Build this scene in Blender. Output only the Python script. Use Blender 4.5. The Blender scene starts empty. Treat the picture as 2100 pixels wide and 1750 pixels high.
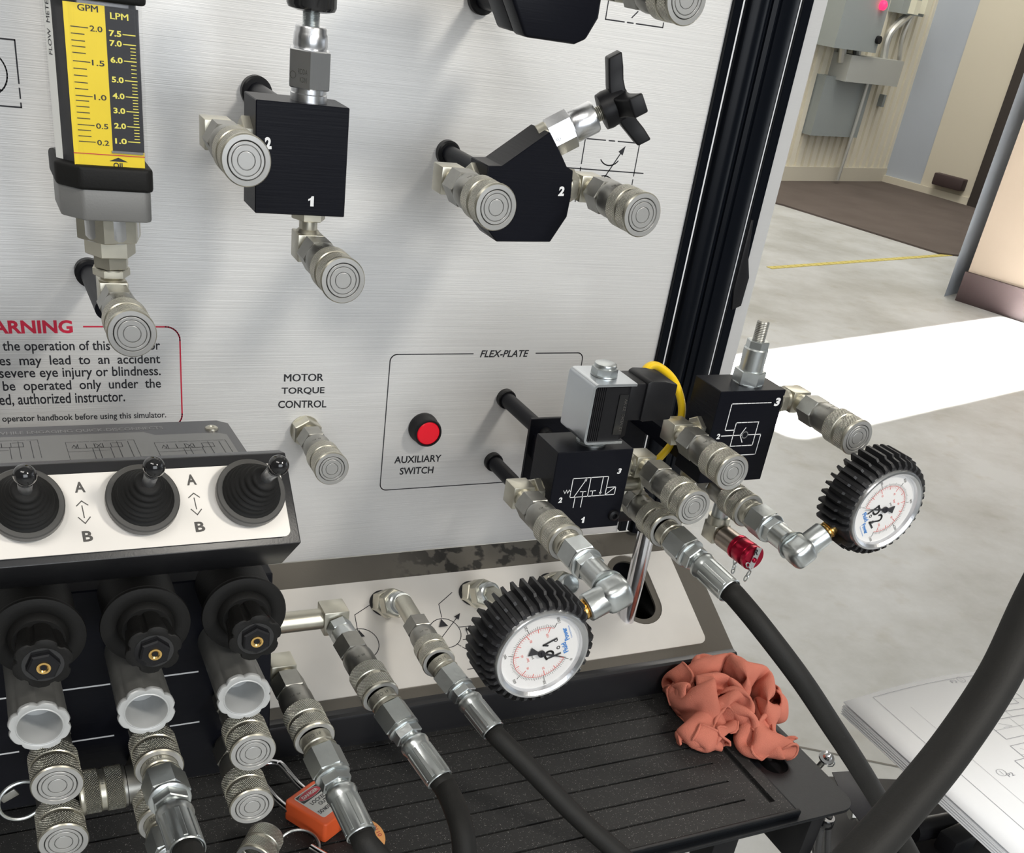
import bpy, bmesh, math, random
from mathutils import Vector as V, Matrix, noise
from mathutils.geometry import tessellate_polygon
sc = bpy.context.scene
COL = sc.collection
random.seed(4)
PI = math.pi
k = 0.001
# ------------------------------------------------------------------ camera
F_, CX, CY = 2178.03, 1057.0, 1317.14
RX = V((0.89679623, -0.41928238, 0.14127563)).normalized()      # camera right in world
FW = V((0.42484801, 0.72689842, -0.53955802)).normalized()      # camera forward
RX = (RX - FW * RX.dot(FW)).normalized()
UP = RX.cross(FW).normalized()
CAM = V((-0.43176797, -0.81, 0.35882522))
cd = bpy.data.cameras.new('camera')
cam = bpy.data.objects.new('camera', cd); COL.objects.link(cam)
m = Matrix((RX, UP, -FW)).transposed().to_4x4(); m.translation = CAM
cam.matrix_world = m
cd.sensor_fit = 'HORIZONTAL'; cd.sensor_width = 36
cd.lens = F_ / 2100 * 36
cd.shift_x = (1050 - CX) / 2100; cd.shift_y = (CY - 875) / 2100
cd.clip_start = 0.02; cd.clip_end = 60
sc.camera = cam
# ------------------------------------------------------------------ world, lights, exposure
sc.view_settings.view_transform = 'Standard'; sc.view_settings.look = 'None'
sc.view_settings.exposure = 0.10; sc.view_settings.gamma = 1.0
sc.view_settings.use_curve_mapping = False
w = bpy.data.worlds.new('world'); sc.world = w; w.use_nodes = True
w.node_tree.nodes['Background'].inputs[0].default_value = (0.86, 0.93, 1.0, 1)
w.node_tree.nodes['Background'].inputs[1].default_value = 0.45
def area(name, loc, target, size, power, color=(1, 1, 1), size_y=None, spread=None):
    d = bpy.data.lights.new(name, 'AREA'); d.energy = power; d.color = color
    d.shape = 'RECTANGLE'; d.size = size; d.size_y = size_y or size
    if spread is not None: d.spread = spread
    o = bpy.data.objects.new(name, d); COL.objects.link(o)
    o.location = loc
    o.rotation_euler = (V(target) - V(loc)).to_track_quat('-Z', 'Y').to_euler()
    return o
area('overhead_light', (.95, -2.2, 1.85), (0, 0, 0), 0.35, 35, (1, .95, .86), 0.35)
area('overhead_light', (-1.5, -1.6, 2.3), (0, 0, 0), 1.6, 26, (1, .96, .9), 0.5)  # soft fill added overhead, tied to no known fixture
area('overhead_light', (3.0, 3.0, 3.0), (3.5, 3.5, -1), 3.0, 110, (1, .96, .9), 3.0)
area('overhead_light', (6.5, 5.0, 3.0), (6.5, 5.5, -1), 2.0, 48, (1, .93, .82), 2.0)
area('overhead_light', (5.6, 6.0, 3.3), (6.4, 7.0, -1), 2.0, 95, (1, .96, .88), 2.0)  # extra light added to lift the far wall and mat
area('window_light', (-.2, -3.9, .9), (-.1, 0, .15), 2.8, 72, (.92, .96, 1), 1.9)
area('right_side_fill', (3.9, -.5, 0.2), (0.2, -.1, -.1), 1.4, 9, (.9, .95, 1), 1.8)  # added lamp for highlights on the right, no actual doorway
# narrow overhead beam added to lay the sun patch on the floor; no roof opening
_b = area('sun_patch_beam', (4.26, 2.93, 3.3), (4.26, 2.93, -1), 4.2, 900, (1, .98, .95), .69, math.radians(2)); _b.rotation_euler = (0, 0, math.atan2(.243, .97))

# ------------------------------------------------------------------ helpers
def ray(px, py):
    return (RX * ((px - CX) / F_) - UP * ((py - CY) / F_) + FW)
def at(px, py, y=None, x=None, z=None):
    r = ray(px, py)
    t = (y - CAM.y) / r.y if y is not None else (x - CAM.x) / r.x if x is not None else (z - CAM.z) / r.z
    return CAM + r * t
def at_dist(px, py, S, d, near=True):
    r = ray(px, py).normalized(); o = CAM - S; b = o.dot(r); D = b * b - o.dot(o) + d * d
    return CAM + r * (-b + (0 if D < 0 else math.sqrt(D)) * (-1 if near else 1))
class Fr:
    def __init__(s, o, x, y):
        s.o = V(o); s.x = V(x).normalized(); y = V(y); s.y = (y - s.x * y.dot(s.x)).normalized(); s.n = s.x.cross(s.y)
    def p(s, u, v, h=0): return s.o + s.x * u + s.y * v + s.n * h
    def px(s, px, py):
        r = ray(px, py); t = (s.o - CAM).dot(s.n) / r.dot(s.n); q = CAM + r * t - s.o
        return (q.dot(s.x), q.dot(s.y))
    def m(s, u=0, v=0, h=0):
        M = Matrix((s.x, s.y, s.n)).transposed().to_4x4(); M.translation = s.p(u, v, h); return M
def frame_z(o, z, up=(0, 0, 1)):
    """frame at o whose local +Z is z and whose local Y leans towards up"""
    z = V(z).normalized(); up = V(up)
    if abs(z.dot(up)) > .98: up = V((0, 1, 0))
    x = up.cross(z).normalized(); return Fr(o, x, z.cross(x))

WORLD = {}     # roots whose children are modelled in world coordinates
def thing(name, label, cat, loc=(0, 0, 0), group=None, M=None, kind=None):
    o = bpy.data.objects.new(name, None); COL.objects.link(o)
    o.empty_display_size = .01
    if M is None: o.location = loc; WORLD[o.name] = Matrix.Translation(loc).inverted()
    else: o.matrix_world = M
    tag(o, label, cat, group, kind); return o
def tag(o, label=None, cat=None, group=None, kind=None):
    if label: o['label'] = label
    if cat: o['category'] = cat
    if group: o['group'] = group
    if kind: o['kind'] = kind
    return o
class G:
    def __init__(s, M=None): s.bm = bmesh.new(); s.M = M or Matrix.Identity(4); s.mi = 0
    def _v(s, p): return s.bm.verts.new(s.M @ V(p))
    def _f(s, vs):
        try:
            f = s.bm.faces.new(vs); f.material_index = s.mi; f.smooth = True; return f
        except ValueError: return None
    def box(s, c, size, R=None):
        c = V(c); h = V(size) / 2; R = R or Matrix.Identity(3)
        vs = [s._v(c + R @ V((a * h.x, b * h.y, d * h.z))) for a in (-1, 1) for b in (-1, 1) for d in (-1, 1)]
        for q in ((0, 1, 3, 2), (4, 6, 7, 5), (0, 4, 5, 1), (2, 3, 7, 6), (0, 2, 6, 4), (1, 5, 7, 3)): s._f([vs[i] for i in q])
        return s
    def extr(s, loops, h0, h1, fr=None):
        """2D loops (first outer, rest holes) extruded between h0 and h1 in a frame"""
        P = (lambda u, v, h: fr.p(u, v, h)) if fr else (lambda u, v, h: V((u, v, h)))
        L = [[V((a, b, 0)) for a, b in l] for l in loops]
        tris = tessellate_polygon(L); flat = [p for l in L for p in l]
        lo = [s._v(P(p.x, p.y, h0)) for p in flat]; hi = [s._v(P(p.x, p.y, h1)) for p in flat]
        for t in tris:
            s._f([hi[i] for i in t]); s._f([lo[i] for i in reversed(t)])
        n = 0
        for l in L:
            c = len(l)
            for i in range(c):
                a, b = n + i, n + (i + 1) % c; s._f([lo[a], lo[b], hi[b], hi[a]])
            n += c
        return s
    def prism(s, poly, h0, h1, fr=None):
        P = (lambda u, v, h: fr.p(u, v, h)) if fr else (lambda u, v, h: V((u, v, h)))
        lo = [s._v(P(u, v, h0)) for u, v in poly]; hi = [s._v(P(u, v, h1)) for u, v in poly]
        s._f(hi); s._f(lo[::-1]); c = len(poly)
        for i in range(c): s._f([lo[i], lo[(i + 1) % c], hi[(i + 1) % c], hi[i]])
        return s
    def lathe(s, prof, seg=32, M=None, cap=(True, True), ph=0):
        """profile [(r, z)] turned about z"""
        M = M or Matrix.Identity(4); rings = []
        for r, z in prof:
            rings.append([s._v(M @ V((r * math.cos(ph + 2 * PI * i / seg), r * math.sin(ph + 2 * PI * i / seg), z))) for i in range(seg)])
        for a, b in zip(rings, rings[1:]):
            for i in range(seg): s._f([a[i], a[(i + 1) % seg], b[(i + 1) % seg], b[i]])
        if cap[0]: s._f(rings[0][::-1])
        if cap[1]: s._f(rings[-1])
        return s
    def cyl(s, p, q, r, seg=24, r2=None):
        p, q = V(p), V(q); fr = frame_z(p, q - p); return s.lathe([(r, 0), (r if r2 is None else r2, (q - p).length)], seg, fr.m())
    def tube(s, pts, r, seg=10, closed=False):
        pts = [V(p) for p in pts]; n = len(pts); rings = []; up = None
        for i, p in enumerate(pts):
            a = pts[i - 1] if (i or closed) else p; b = pts[(i + 1) % n] if (i < n - 1 or closed) else p
            t = (b - a).normalized()
            if up is None: up = t.orthogonal().normalized()
            up = (up - t * up.dot(t)).normalized(); sd = t.cross(up)
            rr = r[i] if isinstance(r, (list, tuple)) else r
            rings.append([s._v(p + (up * math.cos(2 * PI * j / seg) + sd * math.sin(2 * PI * j / seg)) * rr) for j in range(seg)])
        for i in range(n if closed else n - 1):
            a, b = rings[i], rings[(i + 1) % n]
            for j in range(seg): s._f([a[j], a[(j + 1) % seg], b[(j + 1) % seg], b[j]])
        if not closed: s._f(rings[0][::-1]); s._f(rings[-1])
        return s
    def ball(s, c, r, seg=20, sc_=(1, 1, 1), M=None):
        M = M or Matrix.Identity(4)
        return s.lathe([(max(1e-6, r * math.sin(PI * i / (seg // 2))), -r * math.cos(PI * i / (seg // 2))) for i in range(seg // 2 + 1)], seg,
                       M @ Matrix.Translation(c) @ Matrix.Diagonal((*sc_, 1)))
    def line(s, fr, p, q, wd, h=.00012):
        """a flat printed stroke from p to q in a frame"""
        p = V((*p, 0)); q = V((*q, 0)); d = (q - p)
        if d.length < 1e-7: return s
        d.normalize(); n = V((-d.y, d.x, 0)) * wd / 2; e = d * wd * .5
        s._f([s._v(fr.p(a.x, a.y, h)) for a in (p - n - e, q - n + e, q + n + e, p + n - e)]); return s
    def path(s, fr, pts, wd, closed=False, h=.00012):
        for a, b in zip(pts, pts[1:] + (pts[:1] if closed else [])): s.line(fr, a, b, wd, h)
        return s
    def dash(s, fr, p, q, wd, pat, h=.00012):
        p = V((*p, 0)); q = V((*q, 0)); L = (q - p).length; d = (q - p) / L; t = 0; i = 0
        while t < L:
            e = min(L, t + pat[i % len(pat)])
            if i % 2 == 0: s.line(fr, (p + d * t)[:2], (p + d * e)[:2], wd, h)
            t = e; i += 1
        return s
    def text(s, fr, body, u, v, wd, ht, h=.00014, bold=0, shear=0, rot=0, map3=None):
        """lettering fitted to a box whose lower left corner is (u, v)"""
        vs, fs, (x0, x1, y0, y1) = glyphs(body, bold, shear)
        c, sn = math.cos(rot), math.sin(rot); nv = []
        for x, y in vs:
            a = (x - x0) / (x1 - x0) * wd; b = (y - y0) / (y1 - y0) * ht
            a, b = u + a * c - b * sn, v + a * sn + b * c
            nv.append(s._v(map3(a, b) if map3 else fr.p(a, b, h)))
        for f in fs: s._f([nv[i] for i in f])
        if 'M' in body and bold and not map3: s.text(fr, body, u + ht * .07 * c, v + ht * .07 * sn, wd, ht, h + .00002, 0, shear, rot)
        return s
    def build(s, name, mats, parent=None, bevel=0, seg=2, ang=35, local=False, kind=None):
        bmesh.ops.recalc_face_normals(s.bm, faces=s.bm.faces)
        if bevel:
            es = [e for e in s.bm.edges if len(e.link_faces) == 2 and e.calc_face_angle(0) > math.radians(28)]
            bmesh.ops.bevel(s.bm, geom=es, offset=bevel, segments=seg, profile=.5, affect='EDGES', clamp_overlap=True)
        bmesh.ops.recalc_face_normals(s.bm, faces=s.bm.faces)
        me = bpy.data.meshes.new(name); s.bm.to_mesh(me); s.bm.free()
        for f in me.polygons: f.use_smooth = True
        me.set_sharp_from_angle(angle=math.radians(ang))
        for mt in (mats if isinstance(mats, (list, tuple)) else [mats]): me.materials.append(mt)
        o = bpy.data.objects.new(name, me); COL.objects.link(o)
        if parent:
            o.parent = parent
            if parent.name in WORLD: o.matrix_parent_inverse = WORLD[parent.name]
        if kind: o['kind'] = kind
        return o
_gc = {}
def glyphs(body, bold=0, shear=0):
    if 'M' in body: bold = 0
    key = (body, bold, shear)
    if key not in _gc:
        cu = bpy.data.curves.new('t', 'FONT'); cu.body = body; cu.size = 1; cu.offset = bold; cu.shear = shear; cu.resolution_u = 3
        cu.fill_mode = 'FRONT'
        o = bpy.data.objects.new('t', cu); COL.objects.link(o)
        dg = bpy.context.evaluated_depsgraph_get(); me = o.evaluated_get(dg).to_mesh()
        vs = [(v.co.x, v.co.y) for v in me.vertices]; fs = [tuple(p.vertices) for p in me.polygons]
        bb = (min(v[0] for v in vs), max(v[0] for v in vs), min(v[1] for v in vs), max(v[1] for v in vs))
        o.evaluated_get(dg).to_mesh_clear(); bpy.data.objects.remove(o); bpy.data.curves.remove(cu)
        _gc[key] = (vs, fs, bb)
    return _gc[key]
def arc(cx, cy, r, a0, a1, n=24, ry=None):
    return [(cx + r * math.cos(a0 + (a1 - a0) * i / n), cy + (ry or r) * math.sin(a0 + (a1 - a0) * i / n)) for i in range(n + 1)]
def rrect(x0, y0, x1, y1, r, n=5):
    P = []
    for cx, cy, a in ((x1 - r, y0 + r, -PI / 2), (x1 - r, y1 - r, 0), (x0 + r, y1 - r, PI / 2), (x0 + r, y0 + r, PI)):
        P += arc(cx, cy, r, a, a + PI / 2, n)
    return P
def spline(pts, n=10):
    pts = [V(p) for p in pts]; P = [pts[0] * 2 - pts[1]] + pts + [pts[-1] * 2 - pts[-2]]; out = []
    for i in range(1, len(P) - 2):
        a, b, c, d = P[i - 1:i + 3]
        for j in range(n):
            t = j / n; out.append(.5 * ((2 * b) + (c - a) * t + (2 * a - 5 * b + 4 * c - d) * t * t + (3 * b - a - 3 * c + d) * t ** 3))
    return out + [pts[-1]]
def hexp(af, rot=0): return [(af / math.sqrt(3) * math.cos(rot + i * PI / 3), af / math.sqrt(3) * math.sin(rot + i * PI / 3)) for i in range(6)]
def hexn(g, af, z0, z1, M=None, ch=.8 * k, rot=0):
    """hexagon with turned chamfers at both ends"""
    r = af / math.sqrt(3)
    return g.lathe([(r - ch, z0), (r, z0 + ch * .7), (r, z1 - ch * .7), (r - ch, z1)], 6, M, ph=rot)

# ------------------------------------------------------------------ materials
MAT = {}
def mat(name, color, rough=.5, metal=0.0, spec=.5, bump=None, var=None, coat=0, emit=None, alpha=None, trans=0, stretch=None, aniso=0):
    """bump=(scale, strength[, stretch]); var=(scale, amount[, stretch]) multiplies the colour by noise"""
    m = bpy.data.materials.new(name); m.use_nodes = True; nt = m.node_tree; N = nt.nodes; L = nt.links
    b = N['Principled BSDF']; c = (*color, 1)
    b.inputs['Base Color'].default_value = c; b.inputs['Roughness'].default_value = rough
    b.inputs['Metallic'].default_value = metal; b.inputs['Specular IOR Level'].default_value = spec
    b.inputs['Coat Weight'].default_value = coat; b.inputs['Transmission Weight'].default_value = trans
    b.inputs['Anisotropic'].default_value = aniso
    if emit: b.inputs['Emission Color'].default_value = (*emit[0], 1); b.inputs['Emission Strength'].default_value = emit[1]
    tc = N.new('ShaderNodeTexCoord')
    def nz(scale, stretch, detail=3):
        mp = N.new('ShaderNodeMapping'); mp.inputs['Scale'].default_value = stretch or (1, 1, 1)
        L.new(tc.outputs['Object'], mp.inputs['Vector'])
        n = N.new('ShaderNodeTexNoise'); n.inputs['Scale'].default_value = scale; n.inputs['Detail'].default_value = detail
        L.new(mp.outputs[0], n.inputs['Vector']); return n
    if var:
        n = nz(var[0], var[2] if len(var) > 2 else None)
        r = N.new('ShaderNodeMapRange'); r.inputs['From Min'].default_value = .25; r.inputs['From Max'].default_value = .75
        r.inputs['To Min'].default_value = 1 - var[1]; r.inputs['To Max'].default_value = 1 + var[1]
        L.new(n.outputs['Fac'], r.inputs['Value'])
        mx = N.new('ShaderNodeMix'); mx.data_type = 'RGBA'; mx.blend_type = 'MULTIPLY'; mx.inputs[0].default_value = 1
        mx.inputs[6].default_value = c; L.new(r.outputs[0], mx.inputs[7]); L.new(mx.outputs[2], b.inputs['Base Color'])
    if bump:
        n = nz(bump[0], bump[2] if len(bump) > 2 else None, 4)
        bp = N.new('ShaderNodeBump'); bp.inputs['Strength'].default_value = bump[1]; bp.inputs['Distance'].default_value = .001
        L.new(n.outputs['Fac'], bp.inputs['Height']); L.new(bp.outputs[0], b.inputs['Normal'])
    MAT[name] = m; return m
BR = (8, 8, 900)
brushed = mat('brushed_aluminium', (.76, .755, .745), .54, .58, bump=(1, .18, (6, 6, 1500)), var=(1, .07, (10, 10, 1800)))
label_al = mat('satin_label_aluminium', (.80, .77, .73), .42, .45, var=(14, .07))
black_fr = mat('black_satin_steel', (.012, .012, .014), .34, .0, spec=.5, bump=(900, .05))
black_an = mat('black_anodised', (.005, .0055, .009), .36, 0, spec=.14, bump=(1, .08, (30, 30, 900)))
black_pl = mat('black_plastic', (.009, .009, .0105), .42, spec=.25)
black_soft = mat('black_rubber_boot', (.009, .0088, .0085), .58, spec=.22, bump=(700, .1))
black_gl = mat('glossy_black_plastic', (.012, .012, .013), .12, spec=.6)
post_bk = mat('black_extrusion', (.003, .004, .0065), .28, 0, spec=.14)
white_seal = mat('white_seam_strip', (.85, .86, .88), .5)
zinc = mat('zinc_plated_steel', (.60, .63, .63), .32, .95, bump=(260, .10), var=(70, .08))
nickel = mat('nickel_fitting', (.56, .54, .46), .36, .92, bump=(200, .04), var=(60, .08))
dsteel = mat('dull_steel_body', (.34, .335, .31), .38, .9, var=(90, .12), bump=(250, .05))
bright = mat('bright_steel_face', (.44, .44, .43), .38, .55, bump=(150, .03))
chrome = mat('polished_chrome', (.75, .75, .78), .12, 1.0)
brass = mat('brass', (.80, .52, .18), .25, 1.0)
alu = mat('machined_aluminium', (.72, .73, .75), .3, 1.0, bump=(1, .1, (500, 500, 20)))
galv = mat('galvanised_bracket', (.60, .63, .66), .27, .9, bump=(120, .05))
grey_pl = mat('grey_painted_casting', (.19, .19, .185), .5, .2, bump=(900, .08))
ltgrey = mat('light_grey_knob_face', (.50, .51, .51), .45, .3)
grknob = mat('grey_knob_body', (.20, .20, .19), .42, .4, var=(80, .15))
yellow = mat('yellow_scale', (.80, .60, .015), .4, var=(30, .06))
ink = mat('black_print', (.015, .015, .02), .5)
inkgrey = mat('dark_grey_print', (.07, .065, .06), .5)
white_ink = mat('white_print', (.78, .79, .8), .5)
yellow_ink = mat('yellow_print', (.80, .72, .12), .5)
red_ink = mat('red_print', (.55, .015, .05), .5)
pink_ink = mat('pale_red_print', (.80, .18, .16), .5)
blue_ink = mat('blue_print', (.03, .22, .62), .5)
grey_ink = mat('grey_print', (.30, .30, .33), .6)
etch = mat('etched_mark', (.10, .10, .09), .6, .3)
red_btn = mat('red_button', (.72, .004, .02), .28, spec=.5, emit=((.9, .005, .02), .12))
red_an = mat('red_anodised', (.45, .008, .04), .28, .75)
cable_y = mat('yellow_cable', (.88, .58, .01), .4)
hose_m = mat('hose_rubber', (.016, .0155, .0145), .6, spec=.25, bump=(1, .12, (900, 900, 900)), var=(60, .12))
tray_bk = mat('black_tray_steel', (.007, .008, .010), .38, spec=.2, bump=(500, .08))
rag_m = mat('salmon_terry', (.56, .185, .13), .9, spec=.15, bump=(1, .55, (1100, 1100, 1100)), var=(22, .16))
orange = mat('orange_lock_body', (.86, .13, .035), .42, bump=(300, .06))
lbl_w = mat('pale_label', (.66, .66, .63), .5)
danger_r = mat('danger_red', (.45, .03, .05), .45)
copper_key = mat('orange_key_head', (.72, .34, .12), .5)
paper = mat('paper', (.90, .91, .93), .8, spec=.2)
dial_w = mat('dial_white', (.80, .79, .78), .5)
boot_m = mat('gauge_rubber_boot', (.016, .016, .018), .5, spec=.45)
signm = mat('dark_sign_plate', (.055, .055, .06), .35, spec=.6)
signg = mat('grey_sign_field', (.17, .17, .165), .35, .1, spec=.6)
# thin clear acrylic: passes light straight through, with a weak mirror sheen
def glass_mat():
    m = bpy.data.materials.new('clear_acrylic'); m.use_nodes = True; nt = m.node_tree; N = nt.nodes; L = nt.links; N.remove(N['Principled BSDF'])
    t = N.new('ShaderNodeBsdfTransparent'); g = N.new('ShaderNodeBsdfGlossy'); g.inputs['Roughness'].default_value = .04; lw = N.new('ShaderNodeLayerWeight'); lw.inputs[0].default_value = .2; f = N.new('ShaderNodeMath'); f.operation = 'MULTIPLY'; f.inputs[1].default_value = .22; L.new(lw.outputs['Facing'], f.inputs[0])
    mx = N.new('ShaderNodeMixShader'); L.new(f.outputs[0], mx.inputs[0]); L.new(t.outputs[0], mx.inputs[1]); L.new(g.outputs[0], mx.inputs[2]); L.new(mx.outputs[0], N['Material Output'].inputs[0]); return m
glass = glass_mat()
def knurl_mat():
    m = bpy.data.materials.new('knurled_steel'); m.use_nodes = True; nt = m.node_tree; N = nt.nodes; L = nt.links
    b = N['Principled BSDF']; b.inputs['Metallic'].default_value = .85; b.inputs['Roughness'].default_value = .34
    tc = N.new('ShaderNodeTexCoord'); sp = N.new('ShaderNodeSeparateXYZ'); L.new(tc.outputs['Object'], sp.inputs[0])
    def mth(op, a, b_=None):
        n = N.new('ShaderNodeMath'); n.operation = op
        for i, x in enumerate((a, b_)):
            if x is None: continue
            if isinstance(x, (int, float)): n.inputs[i].default_value = x
            else: L.new(x, n.inputs[i])
        return n.outputs[0]
    th = mth('MULTIPLY', mth('ARCTAN2', sp.outputs[1], sp.outputs[0]), 27); zz = mth('MULTIPLY', sp.outputs[2], 2150)
    h = mth('MULTIPLY', mth('ABSOLUTE', mth('SINE', mth('ADD', th, zz))), mth('ABSOLUTE', mth('SINE', mth('SUBTRACT', th, zz))))
    bp = N.new('ShaderNodeBump'); bp.inputs['Strength'].default_value = 1.0; bp.inputs['Distance'].default_value = .0009
    cr = N.new('ShaderNodeValToRGB'); e = cr.color_ramp.elements; e[0].position = .0; e[0].color = (.20, .19, .15, 1); e[1].position = .45; e[1].color = (.66, .64, .56, 1); L.new(h, cr.inputs[0]); L.new(cr.outputs[0], b.inputs['Base Color'])  # grooves darkened in the colour too, standing in for shade in the knurl
    L.new(h, bp.inputs['Height']); L.new(bp.outputs[0], b.inputs['Normal']); return m
knurl = knurl_mat()
def floor_mat():
    m = mat('concrete_floor', (.47, .475, .46), .42, spec=.35, bump=(3, .05)); nt = m.node_tree; N = nt.nodes; L = nt.links
    b = N['Principled BSDF']; tc = N.new('ShaderNodeTexCoord')
    n1 = N.new('ShaderNodeTexNoise'); n1.inputs['Scale'].default_value = 1.6; n1.inputs['Detail'].default_value = 7; n1.inputs['Roughness'].default_value = .65
    n2 = N.new('ShaderNodeTexNoise'); n2.inputs['Scale'].default_value = 9; n2.inputs['Detail'].default_value = 5
    for n in (n1, n2): L.new(tc.outputs['Object'], n.inputs['Vector'])
    r = N.new('ShaderNodeValToRGB'); e = r.color_ramp.elements
    e[0].position = .36; e[0].color = (.36, .36, .34, 1); e[1].position = .62; e[1].color = (.52, .53, .53, 1)
    L.new(n1.outputs['Fac'], r.inputs[0])
    r2 = N.new('ShaderNodeValToRGB'); e = r2.color_ramp.elements
    e[0].position = .28; e[0].color = (.90, .88, .84, 1); e[1].position = .42; e[1].color = (1, 1, 1, 1); L.new(n2.outputs['Fac'], r2.inputs[0])
    mx = N.new('ShaderNodeMix'); mx.data_type = 'RGBA'; mx.blend_type = 'MULTIPLY'; mx.inputs[0].default_value = 1
    L.new(r.outputs[0], mx.inputs[6]); L.new(r2.outputs[0], mx.inputs[7]); L.new(mx.outputs[2], b.inputs['Base Color']); return m
def mat_grit():
    m = mat('gritty_mat', (.020, .020, .019), .6, spec=.5, bump=(1500, .5)); nt = m.node_tree; N = nt.nodes; L = nt.links
    b = N['Principled BSDF']; tc = N.new('ShaderNodeTexCoord')
    v = N.new('ShaderNodeTexVoronoi'); v.inputs['Scale'].default_value = 900; L.new(tc.outputs['Object'], v.inputs['Vector'])
    r = N.new('ShaderNodeValToRGB'); e = r.color_ramp.elements; e[0].position = .16; e[0].color = (.42, .40, .37, 1); e[1].position = .26; e[1].color = (.019, .019, .019, 1)
    L.new(v.outputs['Distance'], r.inputs[0])
    n = N.new('ShaderNodeTexNoise'); n.inputs['Scale'].default_value = 420; L.new(tc.outputs['Object'], n.inputs['Vector'])
    r3 = N.new('ShaderNodeValToRGB'); r3.color_ramp.elements[0].position = .52; r3.color_ramp.elements[1].position = .60; L.new(n.outputs['Fac'], r3.inputs[0])
    mx = N.new('ShaderNodeMix'); mx.data_type = 'RGBA'; L.new(r3.outputs[0], mx.inputs[0]); mx.inputs[6].default_value = (.019, .019, .019, 1)
    L.new(r.outputs[0], mx.inputs[7]); L.new(mx.outputs[2], b.inputs['Base Color']); return m
def ledge_mat():
    """black satin sheet with darker dried oil stains"""
    m = mat('stained_satin_sheet', (.09, .08, .07), .36, .35, spec=.6, bump=(700, .06)); nt = m.node_tree; N = nt.nodes; L = nt.links
    b = N['Principled BSDF']; tc = N.new('ShaderNodeTexCoord'); n = N.new('ShaderNodeTexNoise'); n.inputs['Scale'].default_value = 62; n.inputs['Detail'].default_value = 3
    L.new(tc.outputs['Object'], n.inputs['Vector'])
    r = N.new('ShaderNodeValToRGB'); e = r.color_ramp.elements; e[0].position = .44; e[0].color = (.03, .028, .025, 1); e[1].position = .50; e[1].color = (.13, .118, .10, 1)
    L.new(n.outputs['Fac'], r.inputs[0])
    sp = N.new('ShaderNodeSeparateXYZ'); L.new(tc.outputs['Object'], sp.inputs[0])
    gz = N.new('ShaderNodeMapRange'); gz.inputs[1].default_value = -.139; gz.inputs[2].default_value = -.134; L.new(sp.outputs[2], gz.inputs[0])
    gx = N.new('ShaderNodeMapRange'); gx.inputs[1].default_value = .12; gx.inputs[2].default_value = .09; L.new(sp.outputs[0], gx.inputs[0])
    gx2 = N.new('ShaderNodeMapRange'); gx2.inputs[1].default_value = -.12; gx2.inputs[2].default_value = -.06; L.new(sp.outputs[0], gx2.inputs[0])
    m1 = N.new('ShaderNodeMath'); m1.operation = 'MULTIPLY'; L.new(gz.outputs[0], m1.inputs[0]); L.new(gx.outputs[0], m1.inputs[1])
    m2 = N.new('ShaderNodeMath'); m2.operation = 'MULTIPLY'; L.new(m1.outputs[0], m2.inputs[0]); L.new(gx2.outputs[0], m2.inputs[1])
    mx = N.new('ShaderNodeMix'); mx.data_type = 'RGBA'; L.new(m2.outputs[0], mx.inputs[0]); mx.inputs[6].default_value = (.13, .118, .10, 1); L.new(r.outputs[0], mx.inputs[7])
    L.new(mx.outputs[2], b.inputs['Base Color']); return m
floor_m = floor_mat(); grit = mat_grit(); ledge_m = ledge_mat()
# ------------------------------------------------------------------ the room behind
ZF = -1.0
floor_fr = Fr((0, 0, ZF), (1, 0, 0), (0, 1, 0))
o = G().box((5, 3, ZF - .05), (24, 24, .1)).build('floor', floor_m, kind='structure')
CO = V((7.71, 7.67, ZF)); DX = V((.970, .243, 0)).normalized()
wl = Fr(CO, DX, (0, 0, 1))            # far wall, u runs to the right, v up
cream = mat('cream_painted_wall', (.60, .56, .46), .7)
ribw = mat('white_ribbed_cladding', (.74, .70, .58), .6)
bluew = mat('blue_grey_wall', (.40, .44, .50), .7, var=(1.2, .06))
tanw = mat('tan_wall', (.50, .47, .40), .7)
dark_m = mat('dark_carpet_mat', (.115, .095, .085), .95, spec=.1, bump=(300, .4), var=(3, .12))
darkb = mat('dark_brown_base', (.045, .028, .028), .6)
peach = mat('peach_laminate', (.66, .54, .43), .5)
greybox = mat('grey_enclosure', (.30, .33, .33), .5, .2)
greyduct = mat('grey_wireway', (.42, .43, .41), .5, .2)
conduit = mat('conduit_metal', (.6, .6, .57), .35, .8)
g = G().prism([(-9, 0), (0, 0), (0, 4.2), (-9, 4.2)], -.15, 0, wl)
wall_back = g.build('wall_back', tanw, kind='structure')
# ribbed cladding on the lower part of the far wall, and its cream plinth
u0, v0 = wl.px(1618, 360)
_, vt = wl.px(1700, 277)
g = G()
for i in range(30):
    a = .02 - i * .10
    g.prism([(a - .06, .13), (a, .13), (a, 1.62), (a - .06, 1.62)], .005, .03, wl)
g.build('cladding_rib', ribw, wall_back, kind='stuff')
G().prism([(-3.2, .13), (.0, .13), (.0, 1.63), (-3.2, 1.63)], 0, .006, wl).build('cladding_sheet', ribw, wall_back)
G().prism([(-9, 0), (0, 0), (0, .13), (-9, .13)], 0, .04, wl).build('baseboard_back', cream, kind='structure')
wr = Fr(CO, V((.300, -.954, 0)), (0, 0, 1))     # side wall, runs towards the viewer; its normal faces left
ux = [wr.px(x, y)[0] for x, y in ((1806, 373), (1886, 388), (1985, 400), (1993, 404))]
bl = wr.px(1886, 388)[0]; bm_ = wr.px(1988, 412)[0]; bd = wr.px(2006, 424)[0]
G().prism([(0, 0), (bl, 0), (bl, 4.2), (0, 4.2)], -.15, 0, wr).build('wall_right', bluew, kind='structure')
G().prism([(bl, 0), (bm_, 0), (bm_, 4.2), (bl, 4.2)], -.15, .02, wr).build('wall_column', cream, kind='structure')
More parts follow.
